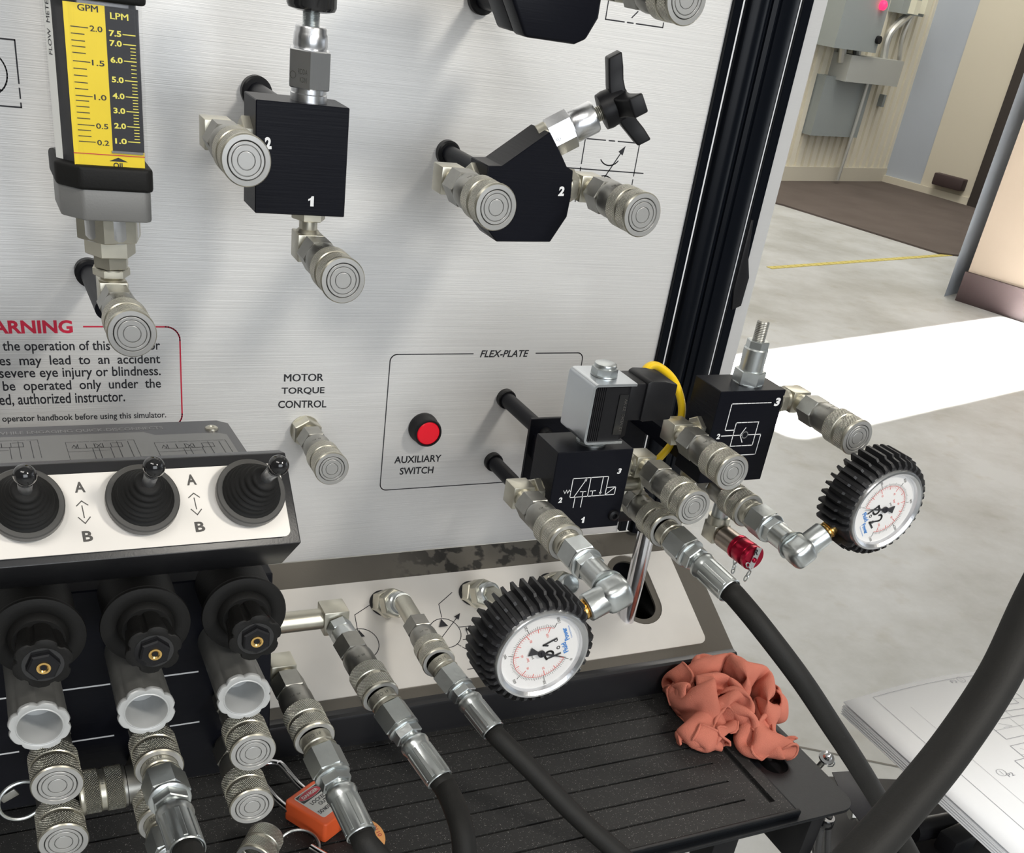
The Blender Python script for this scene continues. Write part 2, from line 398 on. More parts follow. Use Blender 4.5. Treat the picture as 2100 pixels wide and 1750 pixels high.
G().prism([(bm_, 0), (bd + 4, 0), (bd + 4, 4.2), (bm_, 4.2)], -.15, .01, wr).build('wall_end', bluew, kind='structure')
dk = mat('dark_door_edge', (.035, .028, .025), .5)
a, b = wr.px(1992, 402)[0], wr.px(2012, 400)[0]
G().prism([(a + .01, .0), (b + .02, .0), (b + .02, 3.0), (a + .01, 3.0)], .012, .05, wr).build('door_1', dk, kind='structure')
G().prism([(0, 0), (a, 0), (a, .07), (0, .07)], .0, .035, wr).build('baseboard_right', cream, kind='structure')
q = wr.p(wr.px(1949, 386)[0], .16, .045)
tag(G().box(q, (.12, .3, .10), Matrix.Rotation(.3, 3, 'Z')).build('door_wedge', darkb, bevel=.01), 'small dark brown block lying at the foot of the cream column', 'block')
# entrance mat
fp = [floor_fr.px(*p) for p in ((1560, 371), (1806, 373), (2060, 447), (2000, 530), (1926, 522), (1604, 422), (1540, 407))]
tag(G().prism(fp, .0, .012, floor_fr).build('entrance_mat', dark_m), 'large dark brown entrance mat lying in the far corner of the room', 'mat')
# striped floor tape
tp = mat('yellow_tape', (.55, .46, .12), .6)
a = V((*floor_fr.px(1576, 550), 0)); b = V((*floor_fr.px(1978, 521), 0)); g = G(); n = 34
for i in range(n):
    p = a.lerp(b, (i + .1) / n); q = a.lerp(b, (i + .7) / n); d = (b - a).normalized(); s = V((-d.y, d.x, 0)) * .022
    g.prism([(p - s)[:2], (q - s + d * .02)[:2], (q + s + d * .02)[:2], (p + s)[:2]], 0, .003, floor_fr)
tag(g.build('floor_tape', tp), 'faded yellow striped safety tape stuck across the concrete floor', 'tape')
# floor joints
g = G()
for p, q in (((1500, 1505), (2100, 1625)),):
    a, b = floor_fr.px(*p), floor_fr.px(*q); g.line(floor_fr, a, b, .006, .001)
g.build('floor_joint', mat('dark_joint', (.16, .15, .13), .8), bpy.data.objects['floor'])  # the joint line's own dark colour
# light blue column edge and counter on the right
A = V((*floor_fr.px(1974, 523), 0)); B = V((*floor_fr.px(1958, 616), 0)); dr = V((wr.x.x, wr.x.y, 0))
pw = mat('pale_blue_column', (.50, .55, .62), .6)
tag(G().prism([A[:2], (A + V((.9, .22, 0)))[:2], (A + V((.9, .22, 0)) + V((.1, -.35, 0)))[:2], (B + V((-.02, .07, 0)))[:2]], 0, 4.2, floor_fr).build('column', pw), 'pale blue grey column standing behind the peach counter', 'column')
t = thing('counter', 'peach laminate service counter with dark brown plinth at right edge of room', 'counter', (B.x, B.y, ZF))
C2 = V((*floor_fr.px(2100, 662), 0)); d = (C2 - B).normalized(); e = V((-d.y, d.x, 0)) if V((-d.y, d.x, 0)).x > 0 else V((d.y, -d.x, 0))
def para(g, a, l, dp, z0, z1): return g.prism([a[:2], (a + d * l)[:2], (a + d * l + e * dp)[:2], (a + e * dp)[:2]], z0, z1, floor_fr)
hgt = .17
para(G(), B, 3.2, .9, 0, hgt).build('plinth', darkb, t)
para(G(), B + e * .02 + d * .01, 3.2, .9, hgt, 1.35).build('front_panel', peach, t)
para(G(), B + e * .018 + d * .55, .008, .01, hgt, 1.35).build('panel_seam', darkb, t)
para(G(), B - e * .03 - d * .03, 3.3, .98, 1.35, 1.40).build('counter_top', peach, t)
# electrical enclosures on the far wall
def wbox(px0, py0, px1, py1, h0, h1, fr=wl, g=None):
    a = fr.px(px0, py0); b = fr.px(px1, py1); g = g or G()
    u0, u1 = sorted((a[0], b[0])); v0, v1 = sorted((a[1], b[1])); return g.prism([(u0, v0), (u1, v0), (u1, v1), (u0, v1)], h0, h1, fr)
t = thing('electrical_cabinet', 'grey green electrical cabinet with red pilot light high on the far wall', 'cabinet', wl.p(-.9, 2.9))
wbox(1660, 88, 1790, -60, 0, .25, g=None).build('enclosure', greybox, t)
p = wl.px(1757, 2); G().lathe([(.035, 0), (.035, .03), (.02, .045)], 16, wl.m(p[0], p[1], .25)).build('pilot_light', mat('red_pilot', (.9, .01, .05), .3, emit=((1, .02, .08), 2.5)), t)
p = wl.px(1749, 72); G().lathe([(.03, 0), (.03, .03)], 12, wl.m(p[0], p[1], .25)).build('latch', black_pl, t)
t = thing('wireway', 'long horizontal grey wireway box below the electrical cabinet', 'box', wl.p(-.9, 2.2))
wbox(1690, 158, 1812, 118, .0, .22).build('trough', greyduct, t)
t = thing('lower_enclosure', 'large flat grey enclosure hanging below the wireway on far wall', 'cabinet', wl.p(-.9, 1.8))
wbox(1640, 272, 1768, 160, .0, .12).build('enclosure_body', greybox, t)
t = thing('junction_box', 'grey junction box with two cream connectors at top of the far wall', 'box', wl.p(-.3, 3.3))
wbox(1815, 22, 1885, -50, 0, .16).build('box_body', greybox, t)
for px in (1838, 1860): wbox(px - 9, 22, px + 9, -5, .16, .22).build('connector', mat('cream_plastic', (.7, .68, .55), .5), t)
def pipe(name, lab, pts, r, h=.06, grp=None):
    P = [wl.p(*wl.px(*p), h) for p in pts]
    tag(G().tube(spline(P, 5) if len(P) > 2 else P, r, 10).build(name, conduit), lab, 'conduit', grp)
pipe('conduit', 'thin vertical conduit running down over the grey enclosure to the floor', ((1752, 160), (1722, 262), (1690, 362)), .016, .15)
for i, (p, l) in enumerate((((1706, 88, 1702, 112), 'first short conduit under the electrical cabinet, nearest the machine'), ((1736, 88, 1732, 112), 'second short conduit under the electrical cabinet, furthest right'),)):
    pipe('conduit', l, ((p[0], p[1] - 5), (p[2], p[3] + 10)), .035, .12)
pipe('flexible_conduit', 'slanting grey flexible conduit between junction box and wireway', ((1845, 22), (1800, 65), (1788, 118)), .035, .12)
pipe('flexible_conduit', 'right hand slanting conduit ending at the right end of the wireway', ((1850, 22), (1828, 70), (1820, 125)), .02, .12)
t = thing('wall_switch', 'small grey switch box low on the ribbed far wall', 'switch', wl.p(-.3, 1.3))
wbox(1792, 216, 1804, 192, .02, .08).build('switch_body', greybox, t)
# ceiling and walls out of frame, the room the metal mirrors
grc = mat('ceiling_paint', (.55, .55, .53), .8)
G().box((1, 0, 3.6), (20, 20, .1)).build('ceiling', grc, kind='structure')
G().box((1, -7, 1.3), (20, .1, 4.6)).build('wall_front', mat('back_wall_paint', (.42, .42, .40), .8), kind='structure')
G().box((-6, 0, 1.3), (.1, 14, 4.6)).build('wall_left', mat('side_wall_paint', (.40, .38, .34), .8), kind='structure')

# ------------------------------------------------------------------ the trainer: panel and its print
pf = Fr((0, 0, 0), (1, 0, 0), (0, 0, 1))            # panel face, normal towards the viewer
XR, ZB = .1385, -.1203
panel = thing('instrument_panel', 'large brushed aluminium instrument panel with printed hydraulic symbols', 'panel', (-.2, 0, -.1))
G().extr([[(-1.1, ZB), (XR, ZB), (XR, .85), (-1.1, .85)]], -.003, 0, pf).build('panel_sheet', brushed, panel)
def pp(px, py): return pf.px(px, py)
def ptext(g, fr, body, xl, yl, xr, yr, hpx, bold=0, shear=0):
    """lettering whose baseline runs from pixel (xl, yl) to (xr, yr) on the sheet, hpx pixels tall"""
    a = fr.px(xl, yl); b = fr.px(xr, yr); c = fr.px(xl, yl - hpx)
    g.text(fr, body, a[0], a[1], math.hypot(b[0] - a[0], b[1] - a[1]), c[1] - a[1], bold=bold, shear=shear, rot=math.atan2(b[1] - a[1], b[0] - a[0]))
W1 = .0009
g = G()
for l, xl, yl, xr, yr, h in (('the operation of this simulator', 6.7, 726, 329, 723.5, 27), ('es  may  lead  to  an  accident', 0, 756, 329, 751, 26), ('severe eye injury or blindness.', 0, 782, 330, 776, 27),
                             ('be  operated  only  under  the', 7.6, 808, 330.5, 801, 26), ('ed, authorized instructor.', 0, 835, 257, 827, 26), ('the operator handbook before using this simulator.', -25, 870, 341, 860, 17)):
    ptext(g, pf, l, xl, yl, xr, yr, h, bold=.012)
g.build('warning_text', ink, panel)
g = G(); ptext(g, pf, 'WARNING', -62, 685.5, 150, 683.5, 28, bold=.035)
a = pp(172, 670); b = pp(335, 669); c = pp(369, 700); d_ = pp(370.5, 850); 
g.path(pf, [a, (c[0] - .010, a[1])] + arc(c[0] - .010, a[1] - .010, .010, PI / 2, 0, 8) + [(c[0], d_[1])] + arc(c[0] - .010, d_[1], .010, 0, -PI / 2, 8), .0011)
g.build('warning_frame', red_ink, panel)
g = G()
for l, x0, x1, y in (('MOTOR', 582, 662, 783), ('TORQUE', 577, 665, 810.5), ('CONTROL', 570, 669, 837.5)): ptext(g, pf, l, x0, y, x1, y - 1.5, 15.5, bold=.02)
g.build('torque_lettering', ink, panel); g = G()
for l, x0, y0, x1, y1 in (('AUXILIARY', 808, 951, 904, 947), ('SWITCH', 819, 974, 888, 971)): ptext(g, pf, l, x0, y0, x1, y1, 14.5, bold=.02)
g.build('switch_lettering', ink, panel); g = G(); ptext(g, pf, 'FLEX-PLATE', 984, 733, 1083, 732, 14.5, bold=.02, shear=.22)
g.build('flex_plate_lettering', ink, panel)
g = G(); TL = pp(800, 727.3); BL = pp(780, 1006); r = .006
x0 = (pp(799.3, 744.9)[0] + pp(780.1, 991.7)[0]) / 2; zt = TL[1]; zb = BL[1]
g.path(pf, [(pp(970, 727)[0], zt), (x0 + r, zt)] + arc(x0 + r, zt - r, r, PI / 2, PI, 8) + arc(x0 + r, zb + r, r, PI, PI * 1.5, 8) + [(.055, zb)] + arc(.055, zb + r, r, -PI / 2, 0, 6) + arc(.055, zt - r, r, 0, PI / 2, 6) + [(pp(1099, 726)[0], zt)], .0009)
g.build('flex_plate_frame', ink, panel)
# symbols
g = G()
a = pp(29.8, 82); b = pp(43.8, 220.5); xs = (a[0] + b[0]) / 2
g.dash(pf, (xs, a[1]), (xs, b[1]), W1, (.024, .003, .0055, .003, .0115, 1)); g.line(pf, (xs, a[1]), (xs - .04, a[1]), W1); g.line(pf, (xs, b[1]), (xs - .04, b[1]), W1)
cz = (a[1] + b[1]) / 2 - .0005; cxs = xs - .0195
g.path(pf, arc(cxs, cz, .0132, 0, 2 * PI, 40), W1); g.line(pf, (cxs - .009, cz + .009), (cxs + .0085, cz - .0095), W1)
g.build('flow_symbol', ink, panel)
g = G(); A = pp(1200.5, 284.3); B = pp(1311.9, 293.8); C3 = pp(1318.6, 355.7); D3 = pp(1150, 343)
xl, xr = A[0], B[0]; zt = (A[1] + B[1]) / 2; zm = (C3[1] + D3[1]) / 2; zl = zm - .025
g.dash(pf, (xl, zt), (xr, zt), W1, (.0185, .0035, .005, .0035, .03)); g.dash(pf, (xl, zt), (xl, zl), W1, (.0185, .003, .006, .003, .02)); g.dash(pf, (xr, zt), (xr, zl), W1, (.025, .003, .005, .003, .02))
g.line(pf, (D3[0], zm), (C3[0], zm), W1)
mx = (xl + xr) / 2 - .001
g.path(pf, arc(mx + .001, zm + .0145, .0105, PI * 1.22, PI * 1.78, 12), W1); g.path(pf, arc(mx - .001, zm - .0145, .0105, PI * .78, PI * .22, 12), W1)
tip = pp(1280, 304); lo = pp(1238, 366); g.line(pf, lo, tip, W1)
dv = (V((*tip, 0)) - V((*lo, 0))).normalized(); nv = V((-dv.y, dv.x, 0)); tv = V((*tip, 0))
g._f([g._v(pf.p(*(q[:2]), .00013)) for q in (tv + dv * .002, tv - dv * .005 + nv * .0026, tv - dv * .005 - nv * .0026)])
g.build('needle_valve_symbol', ink, panel); g = G(); A = pp(1241.7, 39.3); B = pp(1359, 56.7); zt = (A[1] + B[1]) / 2
g.dash(pf, (A[0], zt), (B[0], zt), W1, (.0165, .003, .005, .003, .03)); g.line(pf, (A[0], zt), (A[0], zt + .05), W1); g.line(pf, (B[0], zt), (B[0], zt + .003), W1)
a = pp(1296, 36); b = pp(1308, 24); g.line(pf, a, b, W1)
g.build('valve_symbol', ink, panel)

# ------------------------------------------------------------------ post, seams, outer strip
post = thing('frame_post', 'tall black extruded post with rounded ribs beside the brushed panel', 'post', (.187, 0, -.1))
ZP0, ZP1 = -.118, .85
hfr = Fr((0, 0, 0), (1, 0, 0), (0, 1, 0))
G().extr([[(XR + .0002, -.004), (XR + .0002, .03), (.1465, .03), (.1465, -.004)]], ZP0, ZP1, hfr).build('inner_edge', post_bk, post, bevel=.0004, seg=1)
G().extr([[(.1468, -.0022), (.1468, .02), (.1490, .02), (.1490, -.0022)]], ZP0, ZP1, hfr).build('seam_strip', white_seal, post, local=False)
pr = [(.1494, .03), (.1494, -.004), (.151, -.009), (.155, -.0115), (.160, -.012), (.166, -.0105), (.1685, -.0085), (.170, -.0085), (.1705, -.0105), (.1745, -.0115), (.176, -.0095),
      (.1775, -.0095), (.1785, -.0112), (.185, -.012), (.194, -.0108), (.199, -.007), (.2005, -.002), (.2005, .03)]
G().extr([pr[::-1]], ZP0, ZP1, hfr).build('extrusion', post_bk, post)
G().extr([[(.2115 - .0105, -.0022), (.2115 - .0105, .02), (.2040, .02), (.2040, -.0022)]], ZP0, ZP1, hfr).build('seam_strip', white_seal, post)
G().extr([[(.2043, -.005), (.2043, .03), (.2140, .03), (.2140, -.005)]], ZP0, ZP1, hfr).build('outer_edge', post_bk, post, bevel=.0004, seg=1)
bpy.data.objects[post.name].location = (0, 0, 0); WORLD[post.name] = Matrix.Identity(4)
for c in post.children: c.matrix_parent_inverse = Matrix.Identity(4)
# right side sheet
G2 = G().extr([[(.2145, -.002), (.2300, -.002), (.2300, .02), (.2145, .02)]], -.05, ZP1, hfr)
side = tag(G2.build('side_sheet', mat('side_brushed_sheet', (.60, .60, .60), .45, .4, bump=(1, .1, (6, 6, 1500)))), 'narrow bright aluminium sheet edge to the right of the black post', 'sheet')
# small black tool clip in the seam
g = G(); P0 = pf.px(1542, 448); P1_ = pf.px(1516, 632)
tag(G().extr([[(.2080, P1_[1]), (.2175, P1_[1] + .004), (.2185, P1_[1] + .03), (.2110, P0[1] - .03), (.2070, P0[1]), (.2045, P0[1]), (.2045, P1_[1] + .02)]], -.001, .0068, pf).build('seam_clip', black_pl, bevel=.0006),
    'slim black plastic clip wedged in the outer seam of the post', 'clip')

# ------------------------------------------------------------------ sloping console
SL = math.atan(.525)
cf = Fr((0, 0, ZB), (1, 0, 0), (0, math.cos(SL), math.sin(SL)))   # v negative runs down the slope
XC = .2150; LB = .1493
console = thing('console', 'black sloping console below the panel with inset aluminium fascia', 'console', (-.1, -.07, -.16))
vslot = []
sp = [cf.px(*p) for p in ((1268, 1243), (1312, 1284), (1352, 1240), (1345, 1190))]
cxs = (sp[0][0] + sp[2][0]) / 2 + .0015; vb = sp[1][1]; R_ = .0235
slot_o = arc(cxs, vb + R_, R_, -PI, 0, 14) + arc(cxs, vb + R_ + .034, R_, 0, PI, 14)
slot_i = arc(cxs, vb + R_, R_ - .0065, -PI, 0, 14) + arc(cxs, vb + R_ + .034, R_ - .0065, 0, PI, 14)
G().extr([[(-1.1, -LB), (XC, -LB), (XC, -.001), (-1.1, -.001)], slot_i], -.0025, 0, cf).build('console_sheet', ledge_m, console)
# folded front lip and vertical front
yb = -LB * math.cos(SL); zbl = ZB - LB * math.sin(SL)
prof = [(yb + .001, zbl + .0004)] + [(yb - .004 + .0045 * math.cos(t), zbl - .0045 + .0045 * math.sin(t)) for t in (PI * .36, PI * .6, PI * .8, PI)] + [(yb - .0085, -.232), (yb - .006, -.232), (yb + .004, zbl - .006)]
xfr = Fr((0, 0, 0), (0, 1, 0), (0, 0, 1))    # normal +x
G().prism(prof, -1.1, XC, xfr).build('front_lip', black_fr, console)
G().prism([(0.003, ZB - .003), (yb, zbl - .003), (yb, -.232), (.003, -.232)], XC - .0025, XC - .0001, xfr).build('end_cheek', black_fr, console)
G().box((-.44, -.065, -.2335), (1.30, .125, .003)).build('inner_floor', black_fr, console)
G().box((-.44, -.004, -.178), (1.30, .003, .108)).build('inner_back', black_fr, console)
t0, t1, t2 = cf.px(700, 1193), cf.px(1430, 1318), cf.px(1425, 1200)
vt_, vb_ = -.0285, -.1385; xr_ = .1835
lab = [(-1.1, vb_)] + arc(xr_ - .008 + .004, vb_ + .008, .008, -PI / 2, 0, 6) + [(.1835 + .004, vt_), (-1.1, vt_)]
G().extr([lab, slot_o], .0001, .0012, cf).build('fascia', label_al, console)
g = G(); W2 = .0007
ci = cf.px(752, 1310); R2 = .0125
def cpx(px, py): return cf.px(px, py)
# pump symbols printed on the fascia
c1 = cpx(742, 1322); g.path(cf, arc(c1[0], c1[1], .0150, 0, 2 * PI, 36), W2); g.path(cf, [cpx(762, 1240), cpx(727, 1263), cpx(733, 1297)], W2)
h1 = cpx(733, 1290); g._f([g._v(cf.p(a, b, .0014)) for a, b in ((c1[0], c1[1] + .0135), (c1[0] - .004, c1[1] + .006), (c1[0] + .004, c1[1] + .006))])
g.path(cf, [cpx(926, 1217), cpx(899, 1241), cpx(905, 1268)], W2)
c2 = cpx(912, 1300); g.path(cf, arc(c2[0], c2[1], .0150, 0, 2 * PI, 36), W2)
g._f([g._v(cf.p(a, b, .0014)) for a, b in ((c2[0], c2[1] + .0140), (c2[0] - .0045, c2[1] + .006), (c2[0] + .0045, c2[1] + .006))])
a, b = cpx(892, 1327), cpx(941, 1262); g.line(cf, a, b, W2); dv = (V((*b, 0)) - V((*a, 0))).normalized(); nv = V((-dv.y, dv.x, 0)); tv = V((*b, 0))
g._f([g._v(cf.p(*(q[:2]), .0014)) for q in (tv + dv * .001, tv - dv * .006 + nv * .0025, tv - dv * .006 - nv * .0025)])
bx = c2[0] + .0150; g.path(cf, [(bx, c2[1] + .004), (bx + .0115, c2[1] + .004), (bx + .0115, c2[1] - .009), (bx, c2[1] - .009)], W2, False)
g.line(cf, (bx + .006, c2[1] - .006), (bx + .006, c2[1] + .001), W2); g._f([g._v(cf.p(x, y, .0014)) for x, y in ((bx + .006, c2[1] + .003), (bx + .0045, c2[1] - .001), (bx + .0075, c2[1] - .001))])
g.path(cf, [(bx + .0115, c2[1] + .001), (bx + .03, c2[1] + .001)], W2)
g.dash(cf, (c2[0] + .008, c2[1] - .0125), (c2[0] + .016, c2[1] - .020), W2, (.004, .0015)); g.dash(cf, (c2[0] + .016, c2[1] - .020), (c2[0] + .016, c2[1] - .038), W2, (.004, .0015))
g.path(cf, [(c2[0] + .010, c2[1] - .039), (c2[0] + .026, c2[1] - .039), (c2[0] + .026, c2[1] - .034)], W2)
for v in g.bm.verts:
    pass
_pr = g.build('printed_symbols', ink, console, kind='stuff'); _pr.data.transform(Matrix.Translation(cf.n * .0012))
# ------------------------------------------------------------------ quick couplers
YD = V((0, -1, 0))
def ring_text(g, body, r, z, ht, a0):
    """lettering wrapped round a cylinder of radius r at height z"""
    vs, fs, bb = glyphs(body, .02, 0); w_ = ht * (bb[1] - bb[0]) / (bb[3] - bb[2])
    g.text(None, body, 0, 0, w_, ht, map3=lambda a, b: V((r * math.cos(a0 - a / r), r * math.sin(a0 - a / r), z + b)))
    return g
def elbow(g, z, port, L, s=17 * k, nut=True, rn=6.5 * k):
    """forged elbow centred at local (0,0,z); a nipple runs L along port (local xy direction)"""
    p = V((*port, 0)).normalized(); q = V((-p.y, p.x, 0)); R3 = Matrix((p, q, (0, 0, 1))).transposed()
    h = s / 2
    M = Matrix((p, V((0, 0, 1)), p.cross(V((0, 0, 1))))).transposed().to_4x4(); M.translation = V((0, 0, z))
    fr = Fr((0, 0, z), p, (0, 0, 1))
    c = 3.5 * k
    g.prism([(-h, -h + c * .3), (-h + c * .3, -h), (h, -h), (h, h), (-h, h)], -h, h, fr)
    return g
def nipple(z, port, L, s=17 * k, af=19 * k):
    g = G(); p = V((*port, 0)).normalized(); fr = frame_z(V((0, 0, z)) + p * s / 2, p, (0, 0, 1)); M = fr.m()
    e = L - s / 2
    g.lathe([(8 * k, 0), (6.6 * k, 1.6 * k), (5.8 * k, 2.2 * k), (5.8 * k, max(2.4 * k, e - 6.5 * k))], 24, M, cap=(True, False))
    hexn(g, af, max(2.4 * k, e - 6.5 * k), e, M); g.lathe([(10.2 * k, e - .8 * k), (10.2 * k, e + .05 * k)], 28, M)
    return g
def coupler_body(root, hexback=True, mark=True, seg=48, short=False):
    """female half, local +z out, ring plane at z=0"""
    g = G()
    g.mi = 0
    g.lathe([(12.9 * k, -25.5 * k), (13.35 * k, -24.8 * k)], seg, cap=(False, False)); g.mi = 1
    g.lathe([(13.35 * k, -24.8 * k), (13.35 * k, -15.4 * k)], seg, cap=(False, False)); g.mi = 0
    g.lathe([(13.35 * k, -15.4 * k), (12.75 * k, -14.9 * k), (12.7 * k, -12.2 * k), (13.35 * k, -11.6 * k)], seg, cap=(False, False)); g.mi = 1
    g.lathe([(13.35 * k, -11.6 * k), (13.35 * k, -3.2 * k)], seg, cap=(False, False)); g.mi = 0
    g.lathe([(13.35 * k, -3.2 * k), (13.75 * k, -2.4 * k), (13.75 * k, -.9 * k), (13.1 * k, -.1 * k)], seg, cap=(False, False)); g.mi = 2
    g.lathe([(13.1 * k, -.1 * k), (10.6 * k, 0), (10.3 * k, -.4 * k), (10.2 * k, -1.6 * k)], seg, cap=(False, False)); g.mi = 0
    g.lathe([(12.9 * k, -25.5 * k), (10.5 * k, -25.6 * k)], seg, cap=(False, False))
    bmesh.ops.remove_doubles(g.bm, verts=g.bm.verts, dist=1e-6)
    sl_ = g.build('sleeve', [nickel, knurl, bright], root, ang=25)
    if mark:
        g = G(); ring_text(g, 'ITALY', 12.78 * k, -14.4 * k, 1.9 * k, PI * .72); ring_text(g, '- 06/14', 12.78 * k, -14.3 * k, 1.6 * k, PI * .45); g.build('stamp', etch, sl_)
    if short:
        G().lathe([(12.6 * k, -27 * k), (12.6 * k, -25.4 * k)], 36).build('back_cap', dsteel, root); return
    g = G(); hexn(g, 20.5 * k, -60 * k, -44 * k); g.lathe([(9.9 * k, -45 * k), (11.1 * k, -42.5 * k), (11.4 * k, -40 * k), (11.4 * k, -27 * k), (10.6 * k, -25.6 * k)], 36, cap=(False, False))
    g.lathe([(9.9 * k, -60.5 * k), (9.9 * k, -44 * k)], 36)
    bo_ = g.build('body', dsteel, root)
    g = G(); ring_text(g, '1/4  06', 11.46 * k, -34 * k, 2.0 * k, PI * .68); g.build('stamp', etch, bo_)
    g = G().lathe([(7.2 * k, -69 * k), (7.2 * k, -62.3 * k), (8.6 * k, -61.6 * k), (8.6 * k, -60 * k)], 28); g.build('neck', nickel, root)
def coupler_face(root):
    g = G()
    g.lathe([(10.1 * k, -1.6 * k), (9.85 * k, -1.6 * k), (9.8 * k, -.2 * k), (9.6 * k, -.05 * k), (8.35 * k, -.05 * k), (8.2 * k, -.2 * k), (8.15 * k, -1.5 * k), (7.85 * k, -1.5 * k), (7.8 * k, -.2 * k), (7.6 * k, -.05 * k),
             (5.1 * k, -.05 * k), (5.0 * k, -.2 * k), (4.95 * k, -1.3 * k), (4.65 * k, -1.3 * k), (4.6 * k, -.2 * k), (4.4 * k, -.1 * k), (.01 * k, -.1 * k)], 48, cap=(True, False))
    g.build('valve_face', bright, root, ang=10)
def coupler(label, F, port=None, L=20 * k, d=YD, group=None, face=True, elb=True, roll=None, cat='coupling', sq=17 * k):
    fr = frame_z(F, d); root = thing('quick_coupler', label, cat, group=group, M=fr.m())
    coupler_body(root)
    if face: coupler_face(root)
    if elb and port is not None:
        lp = (V(port).dot(fr.x), V(port).dot(fr.y))
        elbow(G(), -77 * k, lp, L, sq).build('elbow', nickel, root, bevel=1.1 * k, seg=2)
        nipple(-77 * k, lp, L, sq).build('port_fitting', nickel, root)
    return root, fr
UPV, RT, LF = V((0, 0, 1)), V((1, 0, 0)), V((-1, 0, 0))
# ------------------------------------------------------------------ hose ends
def plug(root, M=None, hexrot=.2, ferr=True, big=False):
    """male plug that sits in a coupler: local z=0 at the ring, hose leaves at 74 mm"""
    g = G(M); g.lathe([(10.3 * k, -1 * k), (10.3 * k, 5.5 * k), (9.6 * k, 6.2 * k), (9.6 * k, 8 * k), (11.2 * k, 8.6 * k), (11.2 * k, 9.6 * k)], 36); g.build('plug', nickel, root)
    g = G(M); ring_text(g, 'ISO 16', 10.36 * k, 1.2 * k, 2.6 * k, PI * .75); g.build('stamp', etch, root)
    g = G(M); hexn(g, 21.5 * k, 9.4 * k, 27.5 * k, rot=hexrot, ch=1.2 * k); g.lathe([(10.4 * k, 27 * k), (11.6 * k, 28 * k), (11.6 * k, 29.6 * k), (10.6 * k, 30.2 * k)], 36); g.build('hex_nut', zinc, root)
    g = G(M); hexn(g, 18 * k, 30 * k, 37 * k, rot=hexrot + .4); g.lathe([(7 * k, 36 * k), (7.2 * k, 41 * k)], 24); g.build('swivel_nut', zinc, root)
    if ferr:
        pr = [(6.8 * k, 38.5 * k), (8.6 * k, 39.5 * k), (10.1 * k, 41.5 * k), (10.3 * k, 44 * k), (9.6 * k, 46.5 * k), (9.3 * k, 48 * k), (9.4 * k, 73 * k), (9.7 * k, 73.8 * k), (9.1 * k, 74.4 * k), (8.2 * k, 73.2 * k)]
        g = G(M)
        n = 32; g.lathe([(r * (1 if z < 47 * k or z > 72 * k else .985), z) for r, z in pr], n); g.build('ferrule', zinc, root)
        g = G(M)
        for i in range(8):
            a = 2 * PI * i / 8; x, y = 9.25 * k * math.cos(a), 9.25 * k * math.sin(a)
            g.box((x, y, 60 * k), (.9 * k, 2.6 * k, 24 * k), Matrix.Rotation(a, 3, 'Z'))
        g.build('crimp', zinc, root, bevel=.3 * k, seg=1)
def hose_end(label, S, E, pts, name='hydraulic_hose', cat='hose', r=7.9 * k, group=None):
    d = (E - S).normalized(); fr = frame_z(S, d); root = thing(name, label, cat, group=group, M=fr.m())
    plug(root)
    Mi = fr.m().inverted(); P = [S + d * 66 * k, S + d * 76 * k, S + d * 81 * k] + [V(p) for p in pts]
    g = G(Mi); g.tube(spline(P, 12), r, 20); g.build('rubber_hose', hose_m, root)
    return root

# free couplers on the valves
coupler('flat face coupler on the left side of the square valve block near the flow meter', V((-.2852, -.1863, .2438)), RT, 21 * k)
coupler('flat face coupler hanging under the square black valve block marked 1', V((-.2285, -.1905, .1818)), UPV, 23 * k)
coupler('flat face coupler at the bottom end of the yellow flow meter', V((-.3488, -.1832, .1472)), UPV, 16 * k)
coupler('flat face coupler on the left of the angled needle valve block', V((-.1375, -.1968, .2291)), RT, 21 * k)
coupler('flat face coupler on the right of the angled needle valve block, beside numeral 2', V((-.0387, -.2053, .2312)), LF, 17 * k)
coupler('flat face coupler cut off by the top edge of the photo, near the black post', V((-.0340, -.2, .3500)), LF, 40 * k)
coupler('flat face coupler at the left port of the rightmost black valve block', V((.0467, -.2558, .0703)), RT, 23 * k)
ck = at(1759, 899, y=-.264); coupler('flat face coupler on the right of the rightmost black block, out over the floor', ck, LF, 19 * k)
coupler('lowest free flat face coupler, at port 3 on the right of the solenoid valve block', V((.0179, -.2589, .0464)), LF, 20 * k)
# motor torque control: straight coupler out of the panel
mp = at(680.8, 962.5, y=-.0772)
r0_, fr0 = coupler('flat face coupler straight out of the panel under MOTOR TORQUE CONTROL', mp, None, elb=False)
g = G(); hexn(g, 22 * k, -77 * k, -66 * k, rot=.5); g.lathe([(12.5 * k, -77.1 * k), (12.5 * k, -76.2 * k)], 32); g.build('hex_adapter', nickel, r0_)

def one(g, fr, px, py, pxr, hpx, h=.00014):
    """a bold numeral 1 with a flag"""
    a = fr.px(px, py); b = fr.px(pxr, py); c = fr.px(px, py - hpx); w_ = b[0] - a[0]; H = c[1] - a[1]
    pts = [(.42, 0), (1, 0), (1, 1), (.62, 1), (.50, .86), (.30, .76), (.05, .70), (.05, .52), (.42, .60)]
    g._f([g._v(fr.p(a[0] + w_ * x, a[1] + H * y, h)) for x, y in pts]); return g
